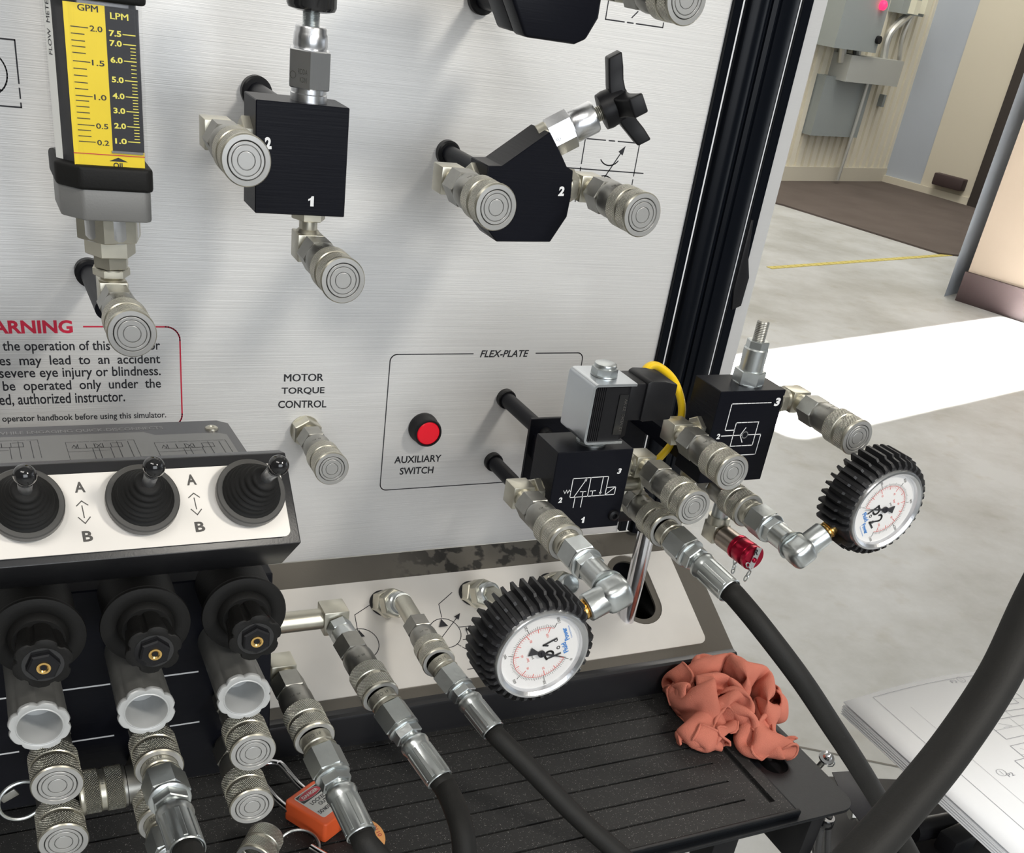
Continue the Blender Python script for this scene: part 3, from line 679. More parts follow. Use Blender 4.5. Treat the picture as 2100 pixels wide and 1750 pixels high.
# ------------------------------------------------------------------ square valve block with knob
YF1, YB1 = -.125, -.095
bf = Fr((0, YF1, 0), (1, 0, 0), (0, 0, 1))
x0, x1, z0, z1 = -.2654, -.2086, .2029, .2661
t = thing('relief_valve', 'square black valve block with numerals 1 and 2 and adjusting stem on top', 'valve', (x0, YF1, z0))
G().box(((x0 + x1) / 2, (YF1 + YB1) / 2, (z0 + z1) / 2), (x1 - x0, YB1 - YF1, z1 - z0)).build('valve_body', black_an, t, bevel=.0005, seg=1)
g = G(); ptext(g, bf, '2', 544, 306, 557, 306, 25, bold=.05); g.build('port_numeral', white_ink, t); one(G(), bf, 631, 423, 643, 21).build('port_numeral', white_ink, t)
ym = -.110; cxv = at(633, 200, y=ym).x
def zat(px, py, y=ym): return at(px, py, y=y).z
M = Matrix.Translation((cxv, ym, 0))
za = z1; zb_ = zat(633, 180); zc = zat(633, 100); zd = zat(633, 52); ze = zat(635, 18); zf = zat(635, -40)
G().lathe([(.0110, za - .001), (.0110, za + .004), (.0105, za + .0045), (.0105, zb_)], 32, M).build('collar', alu, t)
g = G(); hexn(g, .0235, zb_, zc, M, rot=PI / 6 - .25); g.build('cartridge_hex', alu, t)
hf = Fr(M @ V((0, 0, 0)), (1, 0, 0), (0, 0, 1))
G().lathe([(.0095, zc), (.0102, zc + .002), (.0098, zd - .004), (.0092, zd - .003), (.0092, zd - .001), (.0085, zd)], 32, M).build('cartridge_barrel', alu, t)
g = G(); g.lathe([(.0048 + (.0003 if i % 2 else 0), zd + (ze - zd) * i / 24) for i in range(25)], 20, M); g.build('threaded_stem', zinc, t)
G().lathe([(.010, ze - .001), (.0135, ze), (.0145, ze + .002), (.0145, zf + .03), (.012, zf + .033)], 32, M).build('adjusting_knob', black_gl, t)
# lettering stamped on the hexagon
rr = .0235 / 2
nrm = V((math.cos(-PI / 2 + .0), math.sin(-PI / 2), 0))
aa = PI / 6 - .25 + PI / 6 - PI * 2 / 3
af_ = [PI / 6 - .25 + PI / 6 + i * PI / 3 for i in range(6)]
best = min(af_, key=lambda a: (math.cos(a) - (-.25)) ** 2 + (math.sin(a) + .97) ** 2)
nn = V((math.cos(best), math.sin(best), 0)); fx = Fr(V((cxv, ym, 0)) + nn * rr, V((0, 0, 1)).cross(nn) * 1.0, (0, 0, 1))
g = G(); zt_ = (zb_ + zc) / 2
g.text(fx, 'RDDA', -.0010, zt_ - .0025, .0060, .0028); g.text(fx, 'KDN', .0002, zt_ - .0068, .0044, .0028); g.path(fx, arc(-.0045, zt_ - .0035, .0019, 0, 2 * PI, 20), .0003)
g.build('stamp', etch, t)
# its standoff from the panel
def standoff(label, x, z, y1, r=.0062, rf=.0092, group=None):
    t = thing('standoff', label, 'standoff', (x, 0, z), group=group); M = frame_z((x, 0, z), YD).m()
    G().lathe([(rf, 0), (rf, .005), (rf - .0012, .006), (r + .001, .006)], 32, M).build('collar', black_pl, t)
    G().lathe([(r, .004), (r, -y1)], 28, M).build('rod', black_an, t); return t
q = at(524, 188, y=-.0); standoff('black round standoff behind the square valve block', q.x, q.z, -.0955, .0065, .0105)
q = at(182, 557, y=0); standoff('black round standoff behind the bottom of the flow meter', q.x, q.z, -.085, .0065, .0098)

# ------------------------------------------------------------------ angled needle valve
YFn, YBn = -.140, -.112
nf = Fr((0, YFn, 0), (1, 0, 0), (0, 0, 1))
poly = [(-.1197, .2422), (-.1097, .2427), (-.0787, .2652), (-.0667, .2508), (-.0622, .2448), (-.0572, .2430), (-.0557, .2263), (-.0564, .2136), (-.0663, .1966), (-.1069, .1954), (-.1134, .2018), (-.1197, .215)]
t = thing('needle_valve', 'angled black valve block with numeral 2 and cross shaped black knob', 'valve', (-.09, YFn, .2))
G().prism(poly[::-1], -(YBn - YFn), 0, nf).build('valve_body', black_an, t, bevel=.0005, seg=1)
g = G(); ptext(g, nf, '2', 1144, 402, 1156, 402, 20, bold=.05, shear=.1); g.build('port_numeral', white_ink, t)
cA = V((-.0727, -.126, .2580)); ax = V((.0144, 0, .0120)).normalized(); 
# axis aimed so that the stem meets the knob seen at the upper right
kn = at(1262, 216, y=-.138); ax = (kn - cA).normalized(); Lk = (kn - cA).length
M = frame_z(cA, ax).m()
G().lathe([(.0115, -.004), (.0115, .002), (.0105, .003)], 32, M).build('collar', nickel, t)
g = G(); hexn(g, .0215, .002, .0185, M, rot=.3); g.build('cartridge_hex', alu, t)
G().lathe([(.0096, .018), (.0102, .0195), (.0102, .0335), (.0092, .035)], 32, M).build('cartridge_barrel', alu, t)
hl = Lk - .004
g = G(); g.lathe([(.0045 + (.0003 if i % 2 else 0), .034 + (hl - .034) * i / 20) for i in range(21)], 20, M); g.build('threaded_stem', nickel, t)
g = G(M @ Matrix.Translation((0, 0, Lk)))
g.lathe([(.0085, -.0105), (.0112, -.0100), (.0118, -.0060), (.0110, .002), (.0105, .006), (.008, .009), (.0, .010)], 28)
ko = g.build('knob_hub', black_pl, t)
# four tapering arms
g = G(M @ Matrix.Translation((0, 0, Lk)))
xv = (M.to_3x3().transposed() @ V((-.60, -.1, .80)))       # one arm leans up and left as in the photograph
a0 = math.atan2(xv.y, xv.x) - .25
for i in range(4):
    a = a0 + i * PI / 2; c_, s_ = math.cos(a), math.sin(a)
    R = Matrix(((c_, -s_, 0), (s_, c_, 0), (0, 0, 1)))
    pts = []
    for rr_, w_, zl_, zh_ in ((.004, .0072, -.003, .0080), (.013, .0058, -.001, .0095), (.0200, .0056, .0015, .0120), (.0285, .0062, .0045, .0140)):
        pts.append([g._v(R @ V((rr_, y_, z_))) for y_, z_ in ((-w_, zl_), (w_, zl_), (w_, zh_), (-w_, zh_))])
    for p, q in zip(pts, pts[1:]):
        for j in range(4): g._f([p[j], p[(j + 1) % 4], q[(j + 1) % 4], q[j]])
    g._f(pts[-1]); g._f(pts[0][::-1])
g.build('knob_arms', black_pl, t, bevel=.0012, seg=3)
hx = M @ V((0, 0, 0)); nzv = M.to_3x3() @ V((math.cos(.3 + PI / 6), math.sin(.3 + PI / 6), 0))
fs_ = [M.to_3x3() @ V((math.cos(.3 + PI / 6 + i * PI / 3), math.sin(.3 + PI / 6 + i * PI / 3), 0)) for i in range(6)]
nn = min(fs_, key=lambda v: v.y); fx = Fr(cA + ax * .0055 + nn * .01075, ax, nn.cross(ax)); g = G(); g.text(fx, '9-BL4', -.001, -.004, .0032, .008 * .3); g.build('stamp', etch, t)
q = at(985, 2, y=0); standoff('black round standoff behind the top valve, cut by the photo edge', q.x, q.z + .002, -.105, .0065, .0105)
standoff('black round standoff hidden behind the angled needle valve block', -.09, .225, -.1125)

# ------------------------------------------------------------------ upper valve body, cut by the frame
YFt = -.150; tf = Fr((0, YFt, 0), (1, 0, 0), (0, 0, 1))
pl_ = [tf.px(*p) for p in ((1052, 0), (1078, 77), (1180, 92), (1203, 82), (1229, 38), (1235, 0))]
pl2 = [(pl_[0][0] - .004, pl_[0][1] + .05)] + pl_[:] + [(pl_[-1][0] + .002, pl_[-1][1] + .05)]
t = thing('pilot_valve', 'black rounded valve body cut off by the top edge of the photo', 'valve', (-.09, YFt, .35))
G().prism(pl2[::-1] if False else pl2, -.018, 0, tf).build('front_housing', black_an, t, bevel=.0022, seg=3)
pl3 = [((u - pl2[3][0]) * .98 + pl2[3][0], v + .0008) for u, v in pl2]
G().prism(pl3, -.045, -.0185, tf).build('rear_housing', black_an, t, bevel=.0022, seg=3)

# ------------------------------------------------------------------ flow meter
xc = -.3488; yc = -.108
t = thing('flow_meter', 'in line flow meter with yellow and black scale behind clear tube', 'flow meter', (xc, yc, .18))
def fz(py, px=232, y=-.138): return at(px, py, y=y).z
zb0, zb1, zb2, zb3 = fz(458), fz(395), fz(345), fz(5, 215)
def octo(hw, hd, c): return [(xc - hw + c, yc - hd), (xc + hw - c * .25, yc - hd), (xc + hw, yc - hd + c * .25), (xc + hw, yc + hd - c), (xc + hw - c, yc + hd), (xc - hw + c, yc + hd), (xc - hw, yc + hd - c), (xc - hw, yc - hd + c)]
xl_ = at(150, 385, y=-.137).x; xr2 = at(318, 400, y=-.137).x; hw = (xr2 - (at(108, 345, y=-.115).x)) / 2
xm = (xr2 + at(108, 345, y=-.115).x) / 2; xc0 = xc; xc = xm
G().prism(octo(hw, .029, .012), zb1, zb2, hfr).build('lower_boot', black_soft, t, bevel=.003, seg=3)
G().prism(octo(hw, .029, .012), zb3, zb3 + .06, hfr).build('upper_boot', black_soft, t, bevel=.003, seg=3)
G().prism(octo(hw - .0015, .0275, .0115), zb0, zb1 + .002, hfr).build('end_casting', grey_pl, t, bevel=.0015, seg=2)
G().prism(octo(hw - .0045, .0245, .0115)[::1], zb2 - .002, zb3 + .002, hfr).build('inner_tube', mat('smoky_tube_body', (.10, .10, .105), .25, .3, spec=.6), t, bevel=.002, seg=2)
# clear cover
oc = octo(hw - .0022, .0268, .012); ic = octo(hw - .0034, .0256, .012)
G().extr([oc, ic], zb2 - .001, zb3 + .001, hfr).build('clear_cover', glass, t)
ff = Fr((0, yc - .0247, 0), (1, 0, 0), (0, 0, 1))
A = ff.px(158, 350); B = ff.px(290, 352); C_ = ff.px(222, 200)[0]
xL = (ff.px(153, 345)[0] + ff.px(133, 60)[0]) / 2; xR = (ff.px(285, 352)[0] + ff.px(297, 30)[0]) / 2; xM = (ff.px(231, 310)[0] + ff.px(217, 60)[0]) / 2; xRR = xR
zS = ff.px(222, 352)[1]; zT = ff.px(215, 12)[1]; zO = ff.px(260, 311)[1]
G().prism([(xL, zS), (xR, zS), (xR, zO), (xM, zO), (xM, zT), (xL, zT)], .0, .0004, ff).build('yellow_scale', yellow, t)
G().prism([(xM, zO), (xR, zO), (xR, zT), (xM, zT)], .0, .0004, ff).build('black_scale', ink, t)
g = G(); gy = G(); H_ = .0006
def z_(py, px=190): return ff.px(px, py)[1]
ticks = [(58, 1, '2.0'), (72, 0, ''), (86, 0, ''), (98, 0, ''), (111, 0, ''), (128, 1, '1.5'), (143, 0, ''), (157, 0, ''), (171, 0, ''), (184, 0, ''), (198, 1, '1.0'), (208, 0, ''), (220, 0, ''), (232, 0, ''), (244, 0, ''), (257, 1, '0.5'), (268, 0, ''), (280, 0, ''), (291, 1, '0.2')]
for py, big, s in ticks:
    z = z_(py); g.line(ff, (xL + .0032, z), (xL + (.0115 if big else .0095), z), .0004, H_)
    if s: g.text(ff, s, xL + .0125, z - .0014, .0063, .0027, H_, bold=.01)
g.text(ff, 'GPM', xL + .0070, z_(22) - .0005, .0100, .0030, H_, bold=.02); g.text(ff, 'OIL', (xL + xR) / 2 + .0016, z_(341) - .0002, .0062, .0030, H_, bold=.02)
mxo = (xL + xR) / 2 + .0045; zo = z_(327); g._f([g._v(ff.p(a, b, H_)) for a, b in ((mxo - .0050, zo - .0002), (mxo + .0050, zo - .0002), (mxo, zo + .0019))])
g.build('gallon_marks', ink, t)
nums = [(71, '7.5'), (91, '7.0'), (125, '6.0'), (165, '5.0'), (198, '4.0'), (228, '3.0'), (259, '2.0'), (290, '1.0')]
zs = [z_(p, 255) for p, _ in nums]
for (py, s), z in zip(nums, zs):
    gy.text(ff, s, xM + .0015, z - .0014, .0062, .0029, H_, bold=.03); gy.line(ff, (xM + .0086, z), (xR - .0022, z), .0005, H_)
for a, b in zip(zs[1:], zs[2:]):
    for j in range(1, 5): gy.line(ff, (xR - .0048, a + (b - a) * j / 5), (xR - .0024, a + (b - a) * j / 5), .0004, H_)
gy.text(ff, 'LPM', xM + .0025, z_(35, 255) - .0015, .0090, .0030, H_, bold=.02); gy.build('litre_marks', yellow_ink, t)
g = G(); g.line(ff, (xL, z_(315)), (xR, z_(315)), .0004, .0008); g.build('flow_indicator', red_ink, t)
g = G(); g.box(((xR - .0012 + xM) / 2, yc - .0256, z_(308)), (xR - xM, .0006, .0012)); g.build('indicator_ring', signg, t)
# paper strip with lettering on the left flank
nl = V((-.7071, -.7071, 0)); fl = Fr(V((xc - hw + .0022 + .006, yc - .0268 + .006, 0)) + nl * .0004, (.7071, -.7071, 0), (0, 0, 1))
G().prism([(-.0085, zb2 + .001), (-.0040, zb2 + .001), (-.0040, zb3), (-.0085, zb3)], 0, .0003, fl).build('flank_label', lbl_w, t)
g = G(); 
g.text(fl, 'FLOW  METER', -.0050, (zb2 + zb3) / 2 + .012, .028, .0022, .0005, rot=PI / 2); g.build('flank_lettering', ink, t)
xc = xc0
Mz = Matrix.Translation((xc, yc, 0))
y_ = yc
def hz(py): return at(224, py, y=-.125).z
s0, s1, s2, s3, s4 = zb0, hz(502), hz(536), hz(563), hz(585)
g = G(); hexn(g, .0335, s1, s0 + .001, Mz, rot=.25); g.build('large_hex', nickel, t)
G().lathe([(.0165, s1), (.0172, s1 + .003), (.0172, s0)], 36, Mz).build('threaded_end', alu, t)
g = G(); hexn(g, .0255, s2, s1 + .0005, Mz, rot=.05); g.build('reducer_hex', nickel, t)
g = G(); hexn(g, .0185, s3, s2 + .0005, Mz, rot=.3); g.build('nipple_hex', nickel, t)

# ------------------------------------------------------------------ auxiliary switch
bc = at(871, 882, y=-.007); fcn = at(879, 890, y=-.014)
t = thing('push_button', 'red push button in black ring above AUXILIARY SWITCH lettering', 'button', (bc.x, 0, bc.z)); M = frame_z((fcn.x, 0, fcn.z), YD).m()
G().lathe([(.0135, 0), (.0135, .003), (.0128, .0045), (.0128, .0120), (.0120, .014), (.0106, .014), (.0104, .0115)], 40, M, cap=(True, False)).build('bezel', black_pl, t)
G().lathe([(.0103, .010), (.0103, .0132), (.0096, .0138), (.0, .0138)], 40, M, cap=(True, False)).build('button_cap', red_btn, t)

# ------------------------------------------------------------------ flex plate, pegs, chrome tube
standoff('upper black round peg from the panel to the flex plate', -.0111, .0277, -.0765, .0068, .0086)
standoff('lower black round peg from the panel to the flex plate', -.0149, -.0330, -.0765, .0068, .0086)
t = thing('flex_plate', 'black mounting plate on two pegs behind the solenoid valve block', 'plate', (0, -.08, 0))
G().box((.032, -.079, .0140), (.116, .004, .055)).build('plate_sheet', black_an, t, bevel=.0006, seg=1)
for x, z in ((-.0111, .0277), (-.0149, -.0330)):
    M = frame_z((x, -.081, z), YD).m(); G().lathe([(.0062, 0), (.0062, .0015), (.0045, .0042), (.0024, .0045), (.0022, .0028)], 24, M).build('button_screw', black_pl, t)
G().box((-.016, -.122, .018), (.012, .088, .020)).build('spacer_block', black_an, t); G().box((.078, -.120, .042), (.012, .082, .014)).build('spacer_block', black_an, t)
G().box((.055, -.1, -.030), (.05, .04, .022)).build('clamp_block', black_pl, t, bevel=.003)
t = thing('support_tube', 'polished chrome tube standing in the slot of the sloping console', 'tube', (.112, -.087, -.2))
zt_ = at(1335, 1085, y=-.087).z
G().lathe([(.0083, -.235), (.0083, zt_ + .004)], 40, Matrix.Translation((.1105, -.0870, 0))).build('tube_shaft', chrome, t)
G().lathe([(.0115, zt_ + .0), (.0115, zt_ + .022), (.010, zt_ + .024)], 28, Matrix.Translation((.1105, -.0870, 0))).build('tube_cap', black_pl, t)
G().cyl((.1105, -.0955, zt_ + .005), (.1105, -.103, zt_ + .005), .004, 16).build('clamp_screw', black_pl, t)
# ------------------------------------------------------------------ solenoid valve
YS, YSB = -.200, -.165
sf = Fr((0, YS, 0), (1, 0, 0), (0, 0, 1))
bx0, bx1, bz0, bz1 = -.0666, -.0030, .0030, .0670
t = thing('solenoid_valve', 'black valve block with printed symbol, silver coil bracket and bolt on top', 'valve', (bx0, YS, bz0))
G().box(((bx0 + bx1) / 2, (YS + YSB) / 2, (bz0 + bz1) / 2), (bx1 - bx0, YSB - YS, bz1 - bz0)).build('valve_body', black_an, t, bevel=.0005, seg=1)
g = G(); wd = .0006
def spx(x, y): return sf.px(750 + x / 3.2308, 650 + y / 3.2308)
Q = [spx(*p) for p in ((1370, 1075), (1610, 1055), (1585, 1178), (1355, 1200))]
X0, X1, Z0, Z1 = (Q[0][0] + Q[3][0]) / 2, (Q[1][0] + Q[2][0]) / 2, (Q[2][1] + Q[3][1]) / 2, (Q[0][1] + Q[1][1]) / 2
XMd = (X0 + X1) / 2
g.path(sf, [(X0, Z0), (X1, Z0), (X1, Z1), (X0, Z1)], wd, True); g.line(sf, (XMd, Z0), (XMd, Z1), wd)
def arrow(g, fr, p, q, wd, s=.0028, w_=.0011, h=.00013):
    g.line(fr, p, q, wd, h); dv = (V((*q, 0)) - V((*p, 0))).normalized(); nv = V((-dv.y, dv.x, 0)); tv = V((*q, 0))
    g._f([g._v(fr.p(*(a[:2]), h)) for a in (tv + dv * .0004, tv - dv * s + nv * w_, tv - dv * s - nv * w_)])
wq = (XMd - X0)
arrow(g, sf, (X0 + wq * .22, Z0), (X0 + wq * .80, Z1), wd); g.line(sf, (X0 + wq * .70, Z0), (X0 + wq * .70, Z0 + .0042), wd); g.line(sf, (X0 + wq * .55, Z0 + .0042), (X0 + wq * .85, Z0 + .0042), wd)
g.line(sf, (XMd + wq * .25, Z0), (XMd + wq * .25, Z0 + .0042), wd); g.line(sf, (XMd + wq * .1, Z0 + .0042), (XMd + wq * .4, Z0 + .0042), wd); arrow(g, sf, (XMd + wq * .70, Z1), (XMd + wq * .70, Z0), wd)
g.path(sf, [(X1, Z0), (X1 + .0082, Z0), (X1 + .0082, Z0 + .0062), (X1, Z0 + .0062)], wd); g.line(sf, (X1 + .0006, Z0 + .0006), (X1 + .0070, Z0 + .0056), wd)
g.path(sf, [(X0, Z0 + .0040), (X0 - .0015, Z0 + .0065), (X0 - .0025, Z0 + .0035), (X0 - .0038, Z0 + .0065), (X0 - .0048, Z0 + .0035), (X0 - .0062, Z0 + .0060)], .0004)
g.line(sf, (X0 + wq * .30, Z0), (X0 + wq * .30, Z0 - .0085), wd); g.line(sf, (X0 + wq * .72, Z0), (X0 + wq * .72, Z0 - .0085), wd)
ptext(g, sf, '3', 1265, 972, 1273, 971.5, 11, bold=.04, shear=.15); ptext(g, sf, '2', 1144, 1032, 1152, 1031, 11, bold=.04, shear=.15); one(g, sf, 1190, 1073, 1197, 12)
g.build('printed_symbol', white_ink, t, kind='stuff')
c = sf.px(1257, 1056); M = sf.m(c[0], c[1], 0)
G().lathe([(.0046, 0), (.0046, .0008), (.0042, .0022), (.0026, .0032), (.0021, .0032), (.0021, .0008)], 24, M, cap=(True, True)).build('button_screw', black_pl, t)
yk = (YS + YSB) / 2 - .002
bcx = at(1212, 905, y=yk).x
Mk = Matrix.Translation((bcx, yk, 0))
zB0, zB1 = bz1 + .0062, bz1 + .0062 + .0450
g = G(); hexn(g, .0185, bz1, zB0, Mk, rot=.15); g.lathe([(.0112, bz1 - .0002), (.0112, bz1 + .0012)], 28, Mk); g.build('core_hex', zinc, t)
# coil
cw, cdp = .0155, .0165
g = G()
rib = []
for i in range(7): rib += [(-cw + .0045 * 0 + i * .0016, -cdp), (-cw + i * .0016 + .0009, -cdp), (-cw + i * .0016 + .0009, -cdp + .0006), (-cw + i * .0016 + .0016, -cdp + .0006)]
prof = [(bcx - cw, yk - cdp + .004)] + [(bcx + a, yk + b) for a, b in rib] + [(bcx + .012, yk - cdp), (bcx + cw + .006, yk - .010), (bcx + cw + .006, yk + .010), (bcx + .012, yk + cdp), (bcx - cw + .004, yk + cdp), (bcx - cw, yk + cdp - .004)]
g.extr([prof], zB0 + .0022, zB1 - .0022, hfr); g.build('coil', black_pl, t)
g = G(); g.box((bcx + .0095, yk - cdp - .0003, (zB0 + zB1) / 2 - .001), (.0072, .0008, .030)); 
cfm = Fr((0, yk - cdp - .0008, 0), (1, 0, 0), (0, 0, 1)); g.build('coil_nameplate', black_gl, t)
g = G(); g.text(cfm, '12 VDC  27 W', bcx + .0125, (zB0 + zB1) / 2 - .013, .024, .0022, rot=PI / 2); g.build('nameplate_lettering', inkgrey, t)
# bracket: a bent strip, open at right
th = .0019; bd = .0185; xo = bcx - cw - .0022
r = .004
outer = [(bcx + cw - .001, zB0)] + [(xo + r + r * math.cos(a), zB0 + r + r * math.sin(a)) for a in [PI * 1.5 - i * PI / 12 for i in range(7)]] + [(xo + r + r * math.cos(a), zB1 - r + r * math.sin(a)) for a in [PI - i * PI / 12 for i in range(7)]] + [(bcx + cw + .002, zB1)]
ri = r - th
inner = [(bcx + cw + .002, zB1 - th)] + [(xo + r + ri * math.cos(a), zB1 - r + ri * math.sin(a)) for a in [PI / 2 + i * PI / 12 for i in range(7)]] + [(xo + r + ri * math.cos(a), zB0 + r + ri * math.sin(a)) for a in [PI + i * PI / 12 for i in range(7)]] + [(bcx + cw - .001, zB0 + th)]
kf = Fr((0, yk, 0), (1, 0, 0), (0, 0, 1))
G().extr([outer + inner], -bd, bd, kf).build('coil_bracket', galv, t)
g = G(); hexn(g, .0165, zB1, zB1 + .0060, Mk, rot=.5); g.lathe([(.0098, zB1 + .0002), (.0098, zB1 + .0014)], 28, Mk); g.lathe([(.0078, zB1 + .0055), (.0082, zB1 + .007), (.0078, zB1 + .0085), (.006, zB1 + .0092)], 28, Mk); g.build('top_bolt', zinc, t)
# plug connector
xa = bcx + cw + .003
zc1 = zB1 - .0030; zc0 = zc1 - .026
g = G(); g.box((xa + .004, yk, zc0 + .0130), (.016, .027, .028)); g.build('coil_terminal', black_pl, t, bevel=.0010, seg=2)
g = G(); e2 = [(xa + .010, zc0 - .0005), (xa + .013, zc0 - .0015), (xa + .036, zc0 - .0005), (xa + .036, zc1 + .0005), (xa + .024, zc1 + .0030), (xa + .013, zc1 + .0035), (xa + .010, zc1 + .0020)]
g.prism(e2, -.0135, .0155, kf); g.build('connector', black_pl, t, bevel=.0012, seg=2)
pts = [at(1312, 775, y=-.165), at(1330, 752, y=-.158), at(1350, 752, y=-.152), at(1378, 775, y=-.150), at(1394, 810, y=-.152), at(1398, 850, y=-.15), at(1384, 900, y=-.145), at(1350, 942, y=-.14), at(1320, 965, y=-.13), at(1305, 990, y=-.11)]
tag(G().tube(spline(pts, 8), .0031, 12).build('yellow_cable', cable_y), 'yellow cable looping from the black coil connector down behind the fittings', 'cable')

# ------------------------------------------------------------------ check valve block
YK, YKB = -.195, -.160
kx0, kx1, kz0, kz1 = .0672, .1290, .0315, .1073
kf2 = Fr((0, YK, 0), (1, 0, 0), (0, 0, 1))
t = thing('check_valve', 'rightmost black valve block with dashed check valve symbol and slim stem', 'valve', (kx0, YK, kz0))
G().box(((kx0 + kx1) / 2, (YK + YKB) / 2, (kz0 + kz1) / 2), (kx1 - kx0, YKB - YK, kz1 - kz0)).build('valve_body', black_an, t, bevel=.0005, seg=1)
def kpx(x, y): return kf2.px(1300 + x / 2.917, 620 + y / 2.917)
g = G(); w3 = .0007; dp = (.0030, .0009)
a, b, c_ = kpx(820, 602), kpx(590, 607), kpx(545, 775); xx = (b[0] + c_[0]) / 2; xx = b[0] - .0005
zt_ = (a[1] + b[1]) / 2; zc_ = c_[1] + .001
g.dash(kf2, (a[0], zt_), (xx, zt_), w3, dp); g.dash(kf2, (xx, zt_), (xx, zc_), w3, dp); g.line(kf2, (xx, zc_), (xx + .009, zc_), w3)
L_, R_2, T_, B_ = xx + .009, xx + .0305, zc_ + .0060, zc_ - .0135
g.dash(kf2, (L_, T_), (R_2, T_), w3, (.0045, .001)); g.dash(kf2, (R_2, T_), (R_2, B_), w3, (.0045, .001)); g.dash(kf2, (R_2, B_), (L_, B_), w3, (.0045, .001)); g.dash(kf2, (L_, B_), (L_, T_), w3, (.0045, .001))
zm = zc_ - .0045; g.line(kf2, (xx - .002, zm), (L_ + .0085, zm), w3); cxk = L_ + .0115
g.path(kf2, arc(cxk, zm, .0026, 0, 2 * PI, 20), w3); g.path(kf2, [(cxk - .001, zm + .0060), (cxk - .0046, zm), (cxk - .001, zm - .0060)], w3)
g.path(kf2, [(cxk + .0028, zm), (R_2 + .0055, zm), (R_2 + .0055, B_ - .008), (L_ - .002, B_ - .008)], w3)
ptext(g, kf2, '3', 1586, 833, 1597, 833, 17, bold=.05, shear=.1); ptext(g, kf2, '2', 1468, 901, 1475, 901, 11, bold=.04)
g.build('printed_symbol', white_ink, t)
yk2 = -.178; cx_ = at(1531, 790, y=yk2).x; Mk = Matrix.Translation((cx_, yk2, 0))
def kz(py, px=1540): return at(px, py, y=yk2).z
h1, h2, h3, h4, h5 = kz(757), kz(715), kz(700), kz(672, 1552), kz(660, 1556)
g = G(); hexn(g, .0215, kz1, h1, Mk, rot=.45); g.lathe([(.0118, kz1 - .0002), (.0118, kz1 + .0008)], 28, Mk); g.build('cartridge_hex', zinc, t)
G().lathe([(.0094, h1 - .001), (.0094, h2), (.0086, h2 + .001)], 32, Mk).build('cartridge_barrel', zinc, t)
g = G(); hexn(g, .0150, h2 + .0005, h3 + .001, Mk, rot=.2); g.build('lock_nut', zinc, t)
g = G(); g.lathe([(.0046 + (.0003 if i % 2 else 0), h3 + (h5 - h3) * i / 24) for i in range(25)] + [(.004, h5 + .0008)], 20, Mk); g.build('threaded_stem', dsteel, t)


# test point under the check valve with red cap
tpz = at(1468, 1088, y=-.186); 
t = thing('test_fitting', 'test fitting with red cap and R tag on chain under the rightmost block', 'fitting', tpz)
G().cyl((tpz.x, -.186, kz0 + .001), (tpz.x, -.186, tpz.z + .014), .0072, 28).build('riser', zinc, t)
G().cyl((tpz.x, -.186, tpz.z + .014), (tpz.x, -.186, tpz.z + .007), .0092, 28, ).build('collar', nickel, t)
frt = frame_z(tpz, YD)
G().box(tpz, (.016, .016, .016)).build('elbow', nickel, t, bevel=.001)
def tpl(prof, name, mt, seg=36, ph=0): return G().lathe(prof, seg, frt.m(), ph=ph).build(name, mt, t)
tc_ = at(1546, 1146, y=-.236); Lr = abs(tc_.y - tpz.y); frt = frame_z(tpz, tc_ - tpz); Lr = (tc_ - tpz).length
tpl([(.0062, .007), (.0072, .010), (.0094, .011), (.0094, Lr * .58), (.0088, Lr * .59)], 'sleeve', mat('bronze_tinted_sleeve', (.34, .29, .25), .3, 1.0))
tpl([(.0104, Lr * .58), (.0104, Lr * .64), (.0098, Lr * .66), (.0104, Lr * .68), (.0104, Lr * .88), (.0098, Lr * .90), (.0104, Lr * .92), (.0104, Lr * .985), (.0096, Lr)], 'red_cap', red_an)
rf_ = Fr(frt.p(0, 0, Lr + .0001), frt.x, frt.y)
G().prism(rrect(-.0028, -.0085, .0032, .0100, .001), .0001, .0008, Fr(rf_.o, rf_.x * math.cos(.2) - rf_.y * math.sin(.2) * -1 * -1, rf_.y)).build('tag', alu, t)
g = G(); g.text(rf_, 'R', -.0022, .0035, .0042, .0052, .0010, bold=.02); g.build('tag_letter', ink, t)
G().lathe([(.0022, 0), (.0020, .0012), (.001, .0018)], 16, rf_.m(0, -.001, .0008)).build('rivet', red_an, t)
def chain(name, pts, lab, cat_):
    root = thing(name, lab, cat_, pts[0]); P = [V(p) for p in pts]
    for i, (a, b) in enumerate(zip(P, P[1:])):
        d = (b - a); L = d.length; f = frame_z(a, d, (1, 0, 0) if i % 2 else (0, 1, 0)); M = f.m()
        loop = [M @ V((.0016 * math.cos(s), 0, L / 2 + (L / 2 + .0008) * math.sin(s))) for s in [2 * PI * j / 14 for j in range(14)]]
        G().tube(loop, .00055, 6, True).build('link', zinc, root)
chain('tag_chain', [at(1532, 1156, y=-.238), at(1536, 1163, y=-.237), at(1538, 1172, y=-.236), at(1533, 1181, y=-.235), at(1527, 1190, y=-.234)], 'short steel chain hanging from the R tag of the red cap', 'chain')
chain('cap_chain', [at(1507, 1148, y=-.222), at(1508, 1157, y=-.221), at(1504, 1166, y=-.220), at(1503, 1175, y=-.219)], 'short steel chain hanging left of the red cap', 'chain')

